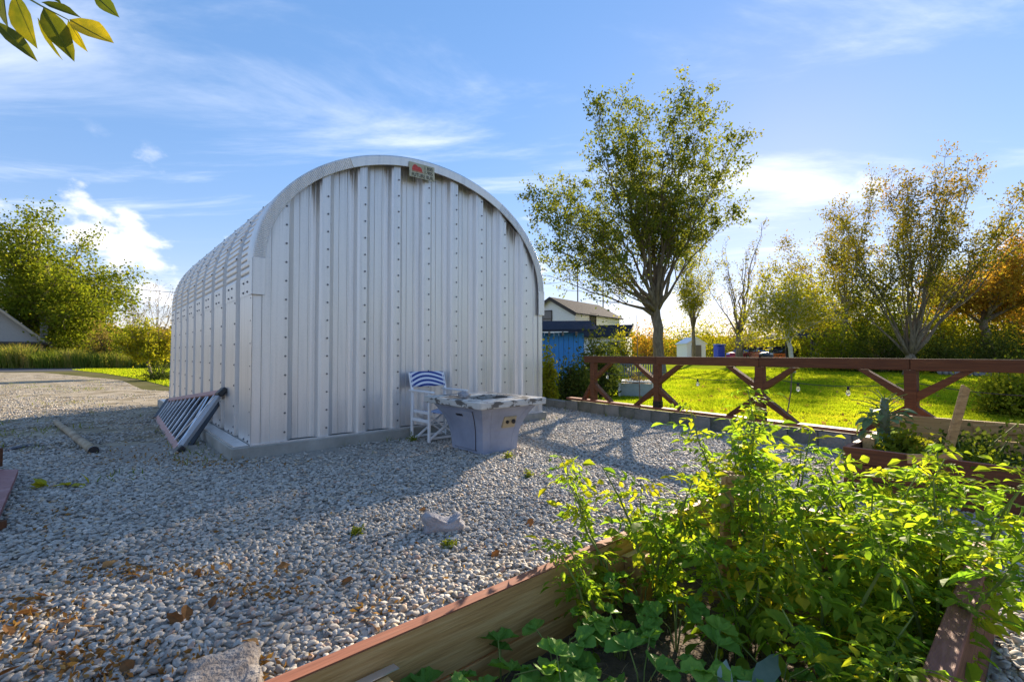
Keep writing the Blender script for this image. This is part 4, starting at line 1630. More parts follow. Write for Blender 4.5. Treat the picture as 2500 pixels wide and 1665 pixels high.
LM = {}
LM['maple'] = leaf_mat('maple leaves', [(0.0, (0.10, 0.135, 0.025)), (0.5, (0.165, 0.20, 0.035)), (0.85, (0.26, 0.26, 0.04)), (1.0, (0.36, 0.30, 0.04))], .52)
LM['olive'] = leaf_mat('thinning leaves', [(0.0, (0.11, 0.135, 0.02)), (0.45, (0.20, 0.19, 0.025)), (0.75, (0.27, 0.19, 0.03)), (1.0, (0.26, 0.125, 0.04))], .5)
LM['yellow'] = leaf_mat('yellow green leaves', [(0.0, (0.15, 0.18, 0.02)), (0.5, (0.28, 0.29, 0.025)), (1.0, (0.46, 0.36, 0.025))], .52)
LM['orange'] = leaf_mat('orange leaves', [(0.0, (0.28, 0.25, 0.04)), (0.4, (0.42, 0.31, 0.045)), (0.75, (0.46, 0.26, 0.05)), (1.0, (0.44, 0.36, 0.05))], .5, tint=(1.2, 1.0, .5))
LM['brown'] = leaf_mat('brown leaves', [(0.0, (0.09, 0.07, 0.035)), (0.5, (0.19, 0.10, 0.04)), (1.0, (0.30, 0.14, 0.04))], .4, tint=(1.1, 1, .7))
LM['green'] = leaf_mat('green leaves', [(0.0, (0.08, 0.125, 0.014)), (0.5, (0.165, 0.205, 0.02)), (1.0, (0.31, 0.30, 0.03))], .48)
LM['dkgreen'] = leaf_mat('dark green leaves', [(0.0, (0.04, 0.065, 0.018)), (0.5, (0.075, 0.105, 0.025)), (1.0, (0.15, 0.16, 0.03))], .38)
LM['dry'] = leaf_mat('dry shrub leaves', [(0.0, (0.10, 0.09, 0.04)), (0.5, (0.22, 0.17, 0.05)), (1.0, (0.34, 0.24, 0.08))], .4)


def on_ground(x, d):
    p = at(x, HOR, d)
    return Vector((p.x, p.y, 0))


def zat(y, d):
    return at(CX, y, d).z


RISE = lambda x, y: .45 * max(0.0, min(1.0, (y - 33) / 10)) ** 2 * (3 - 2 * max(0.0, min(1.0, (y - 33) / 10)))
mb = MB()
for i in range(25):
    for j in range(21):
        x, y = 4 + i * 2.6, 33 + j * 3.2
        mb.v.append((x, y, .007 + (RISE(x, y) if 0 < i < 24 and j < 20 else 0)))
for i in range(24):
    for j in range(20):
        a = i * 21 + j
        mb.f.append((a, a + 21, a + 22, a + 1))
tag(mb.build('far_yard', M['lawn'], None, True), kind='structure')

# 1 the tall maple behind the fence
D = 30.0
def tg(x, y, dd=0.0, d=D):
    p = at(x, y, d)
    return Vector((p.x, p.y + dd, p.z))
gT = random.Random(77)
maple_t = [(1395, 470), (1325, 505), (1340, 590), (1400, 380), (1450, 300), (1500, 265), (1560, 240), (1610, 215), (1630, 300), (1690, 225), (1740, 225), (1815, 285),
           (1760, 380), (1760, 480), (1520, 420), (1660, 420), (1440, 640), (1590, 330), (1770, 550), (1345, 660), (1480, 700), (1480, 360), (1640, 520), (1700, 330), (1380, 540), (1540, 320), (1650, 260), (1790, 430)]
targets = [tg(1548 + (x - 1575) * .93, y + (50 if y < 420 else 22), gT.uniform(-4.2, 4.2)) for x, y in maple_t]
b_ = on_ground(1610, D)
make_tree('maple_tree', 'tall green maple with several ascending limbs behind the red fence', b_, tg(1602, 745), targets, .33, 5, LM['maple'], M['bark'],
          leaf=.17, nsec=14, sec=2.7, ntw=6, tw=1.15, nleaf=20, lo=.26, jit=.13, up=.5, limb=.36, tipw=.5, drop=lambda p: 1.0 if p.z > 6.5 else .38)
# 2 nearly bare vase-shaped tree
D2 = 44.0
t_ = [tg(x, y, gT.uniform(-3, 3), D2) for x, y in ((1765, 640), (1785, 600), (1810, 625), (1840, 620), (1865, 600), (1885, 650), (1745, 700), (1900, 700), (1825, 560), (1770, 690))]
make_tree('bare_tree', 'half bare vase shaped tree with upright stems behind the parked red car', on_ground(1805, D2), tg(1806, 815, 0, D2), t_, .34, 6, LM['olive'], M['bark'],
          leaf=.17, nsec=8, sec=1.6, ntw=4, tw=.7, nleaf=3.6, lo=.35, up=.9, limb=.36)
# 3 thin light tree between
t_ = [tg(x, y, gT.uniform(-2, 2), 40) for x, y in ((1670, 600), (1690, 560), (1720, 590), (1650, 660), (1740, 660), (1700, 640), (1680, 700), (1655, 720), (1730, 720))]
make_tree('young_tree', 'slender pale green tree standing just right of the maple trunk', on_ground(1694, 40), tg(1693, 800, 0, 40), t_, .16, 9, LM['yellow'], M['bark'],
          leaf=.16, nsec=10, sec=1.7, ntw=5, tw=.8, nleaf=13, lo=.15)
# 4 yellow-green birch
t_ = [tg(x, y, gT.uniform(-2.5, 2.5), 29) for x, y in ((1880, 740), (1900, 705), (1930, 685), (1965, 690), (2000, 715), (1870, 790), (2030, 760), (1945, 740), (1990, 780), (1900, 800), (1885, 770))]
make_tree('birch_tree', 'yellow green birch with a leaning pale trunk behind the fence', on_ground(1936, 29), tg(1925, 820, 0, 29), t_, .13, 12, LM['yellow'], M['birch'],
          leaf=.15, nsec=11, sec=2.3, ntw=6, tw=.9, nleaf=13, lo=.15, up=.15, jit=.2)
# 5 thin multi-stemmed tree left of the big clump
D5 = 38
t_ = [tg(x, y, gT.uniform(-3, 3), D5) for x, y in ((1960, 590), (1990, 545), (2030, 520), (2070, 500), (2105, 490), (2130, 520), (2150, 580), (1945, 650), (2060, 580), (2090, 640), (2000, 640))]
make_tree('multi_stem_tree', 'thin leaved multi stemmed tree between the birch and the tallest clump', on_ground(2062, D5), tg(2062, 770, 0, D5), t_, .24, 14, LM['olive'], M['bark'],
          leaf=.17, nsec=11, sec=1.9, ntw=5, tw=.85, nleaf=13, lo=.35, up=.8, limb=.28, jit=.22)
# 6 the big multi-stemmed clump
D6 = 26
t_ = [tg(2222 + (x - 2222) * .92, y + 38, gT.uniform(-3, 3), D6) for x, y in ((2040, 560), (2090, 520), (2130, 480), (2170, 455), (2210, 420), (2250, 400), (2290, 390), (2330, 380), (2370, 385), (2420, 390), (2460, 430), (2480, 500), (2130, 600), (2300, 480), (2390, 470), (2440, 520), (2200, 520), (2090, 650), (2350, 560), (2270, 560), (2160, 640), (2420, 600), (2240, 470), (2310, 430))]
make_tree('clump_tree', 'large fan shaped multi stemmed tree with sparse brown topped foliage', on_ground(2222, D6), tg(2222, 868, 0, D6), t_, .30, 15, LM['olive'], M['bark'], hz=.55,
          leaf=.13, nsec=13, sec=1.7, ntw=5, tw=.75, nleaf=12, lo=.35, up=.8, limb=.24, jit=.14, tipw=.45)
# 7 orange maple at the right edge
t_ = [tg(x, y, gT.uniform(-3, 3), 31) for x, y in ((2330, 700), (2360, 660), (2400, 610), (2440, 620), (2490, 650), (2540, 640), (2320, 740), (2560, 720), (2420, 690), (2480, 720), (2380, 740), (2450, 660), (2510, 700), (2350, 690), (2600, 680), (2460, 760))]
make_tree('orange_maple_tree', 'bright orange autumn maple behind the tree clump by the right edge', on_ground(2405, 31), tg(2405, 770, 0, 31), t_, .26, 17, LM['orange'], M['bark'],
          leaf=.18, nsec=11, sec=1.8, ntw=7, tw=.8, nleaf=17, lo=.2, up=.3, jit=.25)
# 8 taller green tree behind it
t_ = dome_targets((on_ground(2530, 40).x, 40), 5, 4, 4, zat(640, 40), 12, 3)
make_tree('ash_tree', 'green tree rising behind the orange maple at the right edge', on_ground(2530, 40), on_ground(2530, 40) + Z * 3, t_, .25, 18, LM['green'], M['bark'],
          leaf=.22, nsec=8, sec=1.9, ntw=6, tw=.9, nleaf=11, lo=.2)
# left: big tree over the road
D7 = 50
t_ = [tg(x, y, gT.uniform(-5, 5), D7) for x, y in ((30, 610), (60, 570), (95, 555), (140, 560), (180, 590), (215, 640), (245, 690), (270, 730), (290, 770), (10, 680), (-30, 640), (-60, 700), (60, 660), (130, 640), (180, 700),
                                                  (225, 770), (100, 720), (30, 760), (-20, 760), (150, 780), (250, 800), (-70, 600), (80, 790), (110, 600), (160, 650), (60, 700), (200, 720), (140, 720), (20, 640), (90, 650), (180, 820), (120, 820), (50, 810), (285, 740), (255, 660))]
make_tree('roadside_maple_tree', 'large full green maple across the road behind the tall grass', on_ground(125, D7), tg(125, 800, 0, D7), t_, .5, 19, LM['green'], M['bark'],
          leaf=.30, nsec=12, sec=3.4, ntw=7, tw=1.3, nleaf=14, lo=.2, jit=.45, up=.15)
# left small round tree
t_ = [tg(x, y, gT.uniform(-.9, .9), 24) for x, y in ((305, 830), (320, 810), (345, 800), (370, 808), (388, 830), (300, 850), (395, 855), (350, 840), (330, 870), (375, 870))]
make_tree('small_round_tree', 'small round topped sunlit tree on the side lawn left of the barn', on_ground(372, 24), tg(362, 885, 0, 24), t_, .07, 20, LM['yellow'], M['bark'],
          leaf=.11, nsec=9, sec=.7, ntw=6, tw=.35, nleaf=13, lo=.1, jit=.09)
# bare trees beyond the barn on the left
for k, (bx, pts, d_, lab) in enumerate((
        (385, ((345, 740), (365, 715), (385, 725), (400, 705), (420, 700), (440, 730), (395, 760)), 52, 'bare grey tree with thin upright branches beside the barn edge'),
        (330, ((305, 770), (322, 745), (340, 750), (352, 775)), 58, 'small thinly leaved tree between the large maple and the bare tree'))):
    t_ = [tg(x, y, gT.uniform(-2, 2), d_) for x, y in pts]
    make_tree('bare_tree', lab, on_ground(bx, d_), tg(bx, 830, 0, d_), t_, .2, 25 + k, LM['dry'], M['bark'], leaf=.16, nsec=8, sec=1.9, ntw=3, tw=.9, nleaf=1.6 + 4 * k, lo=.3, up=.8)

# shrubs: (name, label, px, d, y_top, halfwidth px, mat, leaf, n)
shr = [
    ('undergrowth_shrub', 'tall yellow green bush behind the birch and gazebo', 1975, 46, 665, 100, 'yellow', .22, 9000),
    ('undergrowth_shrub', 'tall green gold bush behind the multi stemmed tree', 2095, 44, 655, 115, 'yellow', .22, 11000),
    ('undergrowth_shrub', 'rust orange bush low in the multi stemmed tree', 2040, 40, 715, 42, 'orange', .18, 1600),
    ('undergrowth_shrub', 'green bush behind the foot of the fan shaped tree', 2195, 40, 690, 100, 'green', .2, 9000),
    ('undergrowth_shrub', 'tall golden bush between the fan shaped tree and orange maple', 2320, 38, 650, 80, 'yellow', .2, 7500),
    ('undergrowth_shrub', 'tall orange bush at the right edge behind the hedge', 2480, 37, 665, 75, 'orange', .2, 6000),
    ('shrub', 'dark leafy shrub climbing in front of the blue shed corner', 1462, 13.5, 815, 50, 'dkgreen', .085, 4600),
    ('shrub', 'yellow green bush growing at the right corner of the barn', 1336, 11.4, 862, 27, 'yellow', .08, 2200),
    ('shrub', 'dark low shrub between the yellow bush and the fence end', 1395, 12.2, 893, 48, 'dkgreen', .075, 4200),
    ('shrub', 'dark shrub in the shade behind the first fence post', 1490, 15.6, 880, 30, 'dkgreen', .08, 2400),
    ('shrub', 'bright green shrub on the lawn by the right edge', 2478, 9.2, 905, 78, 'green', .065, 7500),
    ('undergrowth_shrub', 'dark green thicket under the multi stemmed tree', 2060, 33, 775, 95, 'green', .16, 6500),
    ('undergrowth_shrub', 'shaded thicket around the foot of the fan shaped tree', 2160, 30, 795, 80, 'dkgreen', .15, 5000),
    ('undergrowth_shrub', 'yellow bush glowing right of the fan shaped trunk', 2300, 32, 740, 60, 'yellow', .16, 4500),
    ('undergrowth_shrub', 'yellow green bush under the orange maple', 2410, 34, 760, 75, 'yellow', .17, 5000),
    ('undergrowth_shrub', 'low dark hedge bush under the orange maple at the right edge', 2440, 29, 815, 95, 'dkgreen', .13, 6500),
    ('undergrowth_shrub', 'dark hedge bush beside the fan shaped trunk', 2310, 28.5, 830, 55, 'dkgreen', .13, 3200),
    ('treeline_bush', 'orange yellow bush left of the small white shed', 1580, 62, 800, 60, 'orange', .28, 2600),
    ('treeline_bush', 'green yellow bush behind the small white shed', 1660, 66, 800, 70, 'yellow', .3, 3200),
    ('treeline_bush', 'golden bush behind the blue cover', 1740, 70, 790, 80, 'yellow', .3, 3600),
    ('treeline_bush', 'gold brown bush behind the red car', 1830, 72, 795, 80, 'dry', .3, 3400),
    ('treeline_bush', 'dim green bush far behind the grey patio umbrella', 1900, 66, 795, 70, 'yellow', .28, 3200),
    ('treeline_bush', 'pale green bush in front of the white farmhouse', 1520, 27, 790, 34, 'yellow', .15, 1500),
    ('treeline_bush', 'green bush under the large maple by the road', 190, 47, 790, 70, 'green', .22, 4500),
    ('treeline_bush', 'brown green thicket between the large maple and round tree', 262, 44, 795, 50, 'dry', .2, 2600),
    ('treeline_bush', 'dark green bush at the foot of the roadside maple', 130, 48, 805, 55, 'dkgreen', .22, 3500),
    ('treeline_bush', 'olive bush seen behind the small round tree', 318, 42, 780, 42, 'green', .2, 3000),
    ('treeline_bush', 'dull yellow bush beside the barn edge past the side lawn', 410, 48, 800, 42, 'dry', .2, 2600),
    ('treeline_bush', 'low hedge bush behind the round tree by the barn', 398, 22, 905, 40, 'dkgreen', .07, 2400),
]
for i, (nm, lab, x, d_, yt, hw, mt, lf, n) in enumerate(shr):
    hgt_ = zat(yt, d_)
    w_ = hw * d_ / F_PX
    make_bush(nm, lab, on_ground(x, d_), w_, w_ * .8, hgt_ * .95, 100 + i, LM[mt], lf, n, nst=16 if n < 4000 else 26, group=None)
# far woods closing the horizon
g_ = np.random.default_rng(31)
n_ = 60000
az_ = g_.uniform(-1.15, 1.25, n_)
dd_ = g_.uniform(120, 170, n_)
x_, y_ = dd_ * az_, dd_
top_ = np.array([5.5 + 4.5 * mnoise.noise((a * .035, b * .03, 0)) + 1.8 * mnoise.noise((a * .13, b * .1, 4)) for a, b in zip(x_, y_)])
P_ = np.stack([x_, y_, np.clip(top_, 1.5, None) * g_.random(n_) ** .6], 1)
rv_ = np.clip(np.array([.5 + .6 * mnoise.noise((a * .05, b * .05, 9)) for a, b in zip(x_, y_)]) + g_.uniform(-.2, .2, n_), 0, 1)
o = link('far_woods', np_mesh('far_woods', leaf_quads(P_, 1.5, g_, 1.2), 4, LM['olive'], rv_))
tag(o, 'distant autumn woods along the horizon behind the yards', 'woods', kind='stuff')

# ---------------------------------------------------------------- buildings
M['siding'] = mat_plain('white clapboard', (.80, .80, .79), .7, var=.05)
M['shingle'] = mat_noise('grey shingles', [(0.3, (0.022, 0.026, 0.038)), (0.7, (0.045, 0.052, 0.072))], 12, .95, bump=.5, bscale=30, spec=.05)
M['window'] = mat_plain('dark window glass', (.03, .035, .045), .1, var=.2, spec=.8)
M['darktrim'] = mat_plain('dark trim', (.05, .04, .035), .6)
M['blue'] = mat_noise('weathered blue paint', [(0.27, (0.08, 0.07, 0.07)), (0.34, (0.06, 0.26, 0.60)), (0.55, (0.05, 0.30, 0.76)), (0.75, (0.14, 0.42, 0.82))], 3.2, .7, bump=.3, bscale=12, detail=9, stretch=(3, 3, .5))
M['greyside'] = mat_plain('grey siding', (.15, .155, .165), .75, var=.1)


def prism_house(root, w, l, eave, peak, over, wallm, roofm, clap=0.0, trim=None):
    """gable faces local -y; width w along x, length l along +y"""
    mb = MB()
    hw = w / 2
    mb.add([(-hw, 0, 0), (hw, 0, 0), (hw, 0, eave), (0, 0, peak), (-hw, 0, eave), (-hw, l, 0), (hw, l, 0), (hw, l, eave), (0, l, peak), (-hw, l, eave)],
           [(0, 1, 2, 3, 4), (5, 9, 8, 7, 6), (1, 6, 7, 2), (0, 4, 9, 5)])
    wall = mb.build('wall', wallm, root)
    if clap:
        z = clap
        while z < eave:
            for (x0, y0, x1, y1) in ((-hw - .012, -.012, hw + .012, -.012), (hw + .012, -.012, hw + .012, l)):
                MBx = MB().bar((x0, y0, z), (x1, y1, z), .016, .02)
                MBx.build('clapboard', wallm, wall)
            z += clap
    for sx in (-1, 1):
        dx, dz = hw, peak - eave
        L = math.hypot(dx, dz)
        e = (sx * (hw + over * dx / L), eave - over * dz / L)
        nx, nz = sx * dz / L * .09, dx / L * .09
        pts = [(0, peak), e, (e[0] + nx, e[1] + nz), (0, peak + .09 * L / dx)]
        vs = [(x, y, z) for y in (-over, l + over) for x, z in pts]
        MB().add(vs, [(0, 1, 2, 3), (7, 6, 5, 4), (0, 4, 5, 1), (1, 5, 6, 2), (2, 6, 7, 3), (3, 7, 4, 0)]).build('roof', roofm, root)
        if trim:
            MB().bar((0, -over - .02, peak - .06), (e[0], -over - .02, e[1] - .06), .03, .16, up=Z).build('barge_board', trim, root)
    return wall


def window(parent, x, y, z, w, h, face='y', framem=None):
    root = empty_part = None
    f = MB()
    t = .07
    for (cx, cz, sw, sh) in ((0, h / 2 + t / 2, w + 2 * t, t), (0, -h / 2 - t / 2, w + 2 * t, t), (-w / 2 - t / 2, 0, t, h), (w / 2 + t / 2, 0, t, h), (0, 0, w, .04)):
        if face == 'y':
            f.box((x + cx, y - .04, z + cz), (sw, .07, sh))
        else:
            f.box((x + .04, y + cx, z + cz), (.07, sw, sh))
    fo = f.build('window', framem or M['darktrim'], parent)
    if face == 'y':
        MB().box((x, y - .025, z), (w, .02, h)).build('pane', M['window'], fo)
    else:
        MB().box((x + .025, y, z), (.02, w, h)).build('pane', M['window'], fo)
    return fo


# white farmhouse: gable towards the camera's left, long side to the right
DH = 34.0
hb = on_ground(1346, DH)
fh = empty('farmhouse', 'white clapboard farmhouse with grey roof behind the blue shed', 'house', hb, R(-38))
pk, ev = zat(729, DH), zat(768, DH + .5)
prism_house(fh, 3.9, 7.0, ev, pk, .25, M['siding'], M['shingle'], .24, M['darktrim'])
window(fh, -.35, 0, zat(778, DH), .75, 1.05)
window(fh, 1.95, 2.5, zat(785, DH), .8, 1.1, 'x')
w2 = empty('house_wing', 'low white rear wing with shallow grey roof beside the farmhouse', 'house', on_ground(1425, 30.5), R(-22))
e2, p2 = zat(822, 30), zat(805, 30)
mb = MB()
mb.box((.9, 1.5, e2 / 2), (3.4, 3.0, e2))
wl_ = mb.build('wall', M['siding'], w2)
vs = [(x, y, z) for y, z in ((-.45, e2 - .06), (1.5, p2 + .25), (1.5, p2 + .37), (-.45, e2 + .06)) for x in (-1.1, 2.9)]
MB().add(vs, [(0, 1, 3, 2), (2, 3, 5, 4), (4, 5, 7, 6), (6, 7, 1, 0), (0, 2, 4, 6), (1, 7, 5, 3)]).build('roof', M['shingle'], w2)
window(w2, 1.9, 0, 1.25, .5, 1.3)
MB().box((.6, -.05, 1.0), (.9, .06, 2.0)).build('door', M['white'], w2)
MB().tube([(.0, -.1, e2 - .1), (-.12, -.1, e2 - .5), (-.12, -.1, .1)], .04, 6).build('downspout', M['darktrim'], w2)
MB().lathe((1.35, -.1, e2 - .55), [(.05, 0), (.09, .12), (.03, .2)], 8).build('wall_lamp', M['darktrim'], w2)
# arched trellis and picket railing in front of the wing
tr = empty('arch_trellis', 'black arched trellis against the white house wing', 'trellis', on_ground(1492, 27.5), R(-20))
mb = MB()
for s_ in (0, .16):
    arc = [(-.75 * math.cos(math.pi * i / 12), s_, .9 + .85 * math.sin(math.pi * i / 12)) for i in range(13)]
    MB().tube([(-.75, s_, 0)] + arc + [(.75, s_, 0)], .03, 5).build('arch', M['darktrim'], tr)
for i in range(5):
    MB().tube([(-.6 + .3 * i, .08, 0), (-.6 + .3 * i, .08, 1.4 + .3 * math.sin(math.pi * (i + .8) / 5.6))], .012, 4).build('bar', M['darktrim'], tr)
pk_ = empty('picket_railing', 'weathered picket railing below the white house wing', 'railing', on_ground(1478, 24.5), R(-4))
for i in range(26):
    MB().box((i * .12, 0, .42), (.07, .02, .84)).build('picket', M['greyside'], pk_)
for z_ in (.25, .7):
    MB().box((1.5, .03, z_), (3.1, .03, .07)).build('rail', M['greyside'], pk_)

# blue board shed with mossy roof
DS = 15.0
bs = empty('blue_shed', 'weathered blue board shed with grey overhanging roof right of the barn', 'shed', on_ground(1424, DS), R(-6))
sh_h = zat(812, DS)
rs_ = random.Random(4)
for i in range(13):
    h_ = sh_h + rs_.uniform(-.01, .01)
    o = MB().box((0, 0, 0), (.143, .028, h_ - .22)).build('board', M['blue'], bs)
    o.location = (-.08 - i * .152, rs_.uniform(-.006, .006), .22 + (h_ - .22) / 2)
for i in range(12):
    o = MB().box((0, 0, 0), (.028, .143, sh_h - .22)).build('board', M['blue'], bs)
    o.location = (.01 + rs_.uniform(-.004, .004), .09 + i * .152, .22 + (sh_h - .22) / 2)
MB().box((-.98, .96, .2 + (sh_h - .3) / 2), (1.88, 1.84, sh_h - .3)).build('gap_light_block', M['bark'], bs)  # added dark filler box, keeps light from showing through the board gaps
MB().box((-.98, 1.0, .1), (1.9, 1.9, .2)).build('plinth', M['concrete'], bs)
vs = [(x, y, z) for y, z in ((-.35, sh_h + .02), (2.2, sh_h + .45), (2.2, sh_h + .52), (-.35, sh_h + .09)) for x in (-2.4, .42)]
MB().add(vs, [(0, 1, 3, 2), (2, 3, 5, 4), (4, 5, 7, 6), (6, 7, 1, 0), (0, 2, 4, 6), (1, 7, 5, 3)]).build('roof', M['shingle'], bs)
for i in range(6):
    MB().box((.2 - i * .42, -.15, sh_h - .045), (.06, .38, .12)).build('rafter_tail', M['bark'], bs)

# small white garden shed
gs = empty('garden_shed', 'small white gabled garden shed with a brown door beyond the lawn', 'shed', on_ground(1700, 50) + Z * (RISE(0, 50) + .007), R(8))
prism_house(gs, 2.1, 2.2, 1.75, 2.35, .12, M['siding'], M['white'], 0)
for sx in (-1, 1):
    MB().box((sx * .27, -.03, .82), (.53, .05, 1.6)).build('door', mat_plain('brown door', (.16, .13, .10), .7), gs)

# left house with porch
lh = empty('porch_house', 'grey gabled house with porch posts at the left edge across the road', 'house', on_ground(-22, 43.5), R(44))
prism_house(lh, 7.2, 7, zat(835, 43.5), zat(745, 43.5) + .1, .55, mat_plain('beige grey siding', (.36, .35, .33), .75, var=.08), mat_plain('pale roof edge', (.30, .28, .24), .8), 0, mat_plain('tan trim', (.42, .36, .27), .7))
for x_ in (2.7, 3.25):
    MB().box((x_, -.9, 1.0), (.26, .26, 2.0)).build('porch_post', M['tan'], lh)
MB().box((1.2, -.6, zat(838, 43.5) + .05), (5.6, 1.2, .2)).build('porch_beam', M['darktrim'], lh)
MB().box((3.4, 1.5, 2.9), (.55, .55, 2.6)).build('chimney', mat_plain('pale chimney block', (.36, .34, .31), .9, var=.2), lh)

# gazebo and patio umbrella
gz = empty('gazebo', 'dark hip roofed gazebo partly hidden by the thicket', 'gazebo', on_ground(1985, 42) + Z * (RISE(0, 42) + .007), R(10))
hw_ = 1.75
ez, pz = zat(838, 42), zat(815, 42)
MB().add([(-hw_, -hw_, ez), (hw_, -hw_, ez), (hw_, hw_, ez), (-hw_, hw_, ez), (-.35, 0, pz), (.35, 0, pz)], [(0, 1, 5, 4), (1, 2, 5), (2, 3, 4, 5), (3, 0, 4), (0, 3, 2, 1)]).build('roof', M['shingle'], gz)
for sx in (-1, 1):
    for sy in (-1, 1):
        MB().box((sx * 1.45, sy * 1.45, ez / 2), (.14, .14, ez)).build('post', M['darktrim'], gz)
for i in range(11):
    MB().box((-1.3 + i * .26, -1.45, ez * .42), (.12, .03, ez * .8)).build('slat', M['greyside'], gz)
um = empty('patio_umbrella', 'wide grey patio umbrella beyond the lawn left of the birch', 'umbrella', on_ground(1888, 48) + Z * (RISE(0, 48) + .007), 0)
uz = zat(836, 48)
MB().lathe((0, 0, 0), [(1.9, uz - .08), (1.9, uz - .02), (1.0, uz + .25), (.05, uz + .5)], 8).build('canopy', mat_plain('grey canvas', (.17, .18, .20), .8), um)
MB().tube([(0, 0, 0), (0, 0, uz + .3)], .035, 6).build('pole', M['blackmetal'], um)

# blue wrapped cover, orange mesh cage
bc = empty('blue_bin', 'bright blue box shaped cover standing beside the white garden shed', 'bin', on_ground(1756, 46) + Z * (RISE(0, 46) + .007), R(12))
MB().box((0, 0, .75), (.85, .7, 1.5)).build('body', mat_plain('blue plastic', (.03, .07, .55), .4, var=.25), bc, bevel=.08)
MB().box((.02, -.01, 1.58), (.92, .76, .14)).build('lid', mat_plain('pale blue plastic', (.10, .16, .62), .35), bc, bevel=.04)
oc = empty('orange_barrier', 'orange mesh barrier in front of the birch beyond the lawn', 'barrier', on_ground(1890, 40) + Z * (RISE(0, 40) + .007), R(5))
M['orangep'] = mat_plain('orange plastic mesh', (.75, .20, .03), .5)
for i in range(8):
    MB().box((i * .14, .04 * math.sin(i), .42), (.05, .03, .85)).build('slat', M['orangep'], oc)
for z_ in (.15, .5, .8):
    MB().box((.49, .06, z_), (1.05, .02, .09)).build('band', M['orangep'], oc)


# ---------------------------------------------------------------- parked cars
def car(name, label, loc, rz, body_c, L=4.4, W=1.75):
    root = empty(name, label, 'car', loc, rz, None)
    bm_ = mat_plain(name + ' paint', body_c, .25, .2, .08, spec=.6)
    prof = [(-L / 2, .35), (-L / 2 + .02, .62), (-L / 2 + .15, .80), (-L / 2 + 1.05, .90), (L / 2 - .75, .93), (L / 2 - .05, .86), (L / 2, .55), (L / 2 - .05, .32)]
    cab = [(-L / 2 + 1.05, .89), (-L / 2 + 1.75, 1.36), (-L / 2 + 2.1, 1.42), (L / 2 - 1.3, 1.40), (L / 2 - .62, .92)]

    def extr(p, w0, w1, nm, m):
        mb = MB()
        zm = max(z for x, z in p)
        zn = min(z for x, z in p)
        for s in (-1, 1):
            for x, z in p:
                f = (z - zn) / max(.01, zm - zn)
                mb.v.append((x, s * (w0 + (w1 - w0) * f) / 2, z))
        n = len(p)
        mb.f.append(tuple(range(n)))
        mb.f.append(tuple(range(n, 2 * n))[::-1])
        for i in range(n):
            j = (i + 1) % n
            mb.f.append((i, i + n, j + n, j))
        return mb.build(nm, m, root, bevel=.03)
    extr(prof, W, W * .96, 'body', bm_)
    extr(cab, W * .93, W * .74, 'cabin', M['window'])
    MB().box((.0 + .05, 0, 1.42), (1.5, W * .70, .03)).build('roof', bm_, root, bevel=.012)
    for x in (-L / 2 + .85, L / 2 - .9):
        for s in (-1, 1):
            ty = MB().tube([(x, s * (W / 2 - .2), .32), (x, s * (W / 2 + .01), .32)], .32, 16).build('wheel', M['dark'], root)
            MB().tube([(x, s * (W / 2 + .005), .32), (x, s * (W / 2 + .02), .32)], .19, 12).build('rim', M['dirtyalu'], ty)
    for s in (-1, 1):
        MB().box((-L / 2 + .04, s * .62, .70), (.08, .34, .14)).build('headlight', M['white'], root, bevel=.015)
        MB().box((L / 2 - .02, s * .66, .74), (.06, .26, .16)).build('tail_light', M['signred'], root, bevel=.015)
    return root


car('parked_car', 'dark red car with pale windscreen parked beyond the lawn', on_ground(1820, 47) + Z * (RISE(0, 47) + .007), R(38), (.26, .008, .012))
car('parked_car', 'pale beige car parked right of the red car', on_ground(1868, 53) + Z * (RISE(0, 53) + .007), R(25), (.42, .38, .30))
car('parked_car', 'dark grey car half hidden behind the birch trunk', on_ground(1912, 46) + Z * (RISE(0, 46) + .007), R(20), (.06, .065, .07))

# white planter box on the lawn
M['planterpanel'] = mat_plain('grey green panel', (.30, .36, .37), .7, var=.12)
pl = empty('planter_box', 'white framed planter box with grey panels on the lawn behind the fence', 'planter', gp(1558, 968, 0), R(-24))
PWX, PWY, PH = .95, .62, .44
for sx in (-1, 1):
    for sy in (-1, 1):
        MB().box((sx * PWX / 2, sy * PWY / 2, PH / 2), (.07, .07, PH)).build('corner_post', M['white'], pl, bevel=.004)
for z_ in (PH - .03,):
    MB().box((0, -PWY / 2, z_ + .035), (PWX + .16, .12, .03)).build('rim_board', M['white'], pl)
    MB().box((0, PWY / 2, z_ + .035), (PWX + .16, .12, .03)).build('rim_board', M['white'], pl)
    for sx in (-1, 1):
        MB().box((sx * PWX / 2, 0, z_ + .035), (.12, PWY - .13, .03)).build('rim_board', M['white'], pl)
for sy in (-1, 1):
    MB().box((0, sy * PWY / 2, .21), (PWX - .074, .03, .36)).build('panel', M['planterpanel'], pl)
for sx in (-1, 1):
    MB().box((sx * PWX / 2, 0, .21), (.03, PWY - .074, .36)).build('panel', M['planterpanel'], pl)
MB().box((0, 0, .36), (PWX - .08, PWY - .08, .06)).build('soil', M['soil'], pl)
make_bush('dry_plant', 'dry brown plants in the white planter box', gp(1558, 968, 0) + Z * .39, .42, .26, .2, 61, LM['dry'], .035, 420, 22, 'plant', stemmat=M['drystem'])
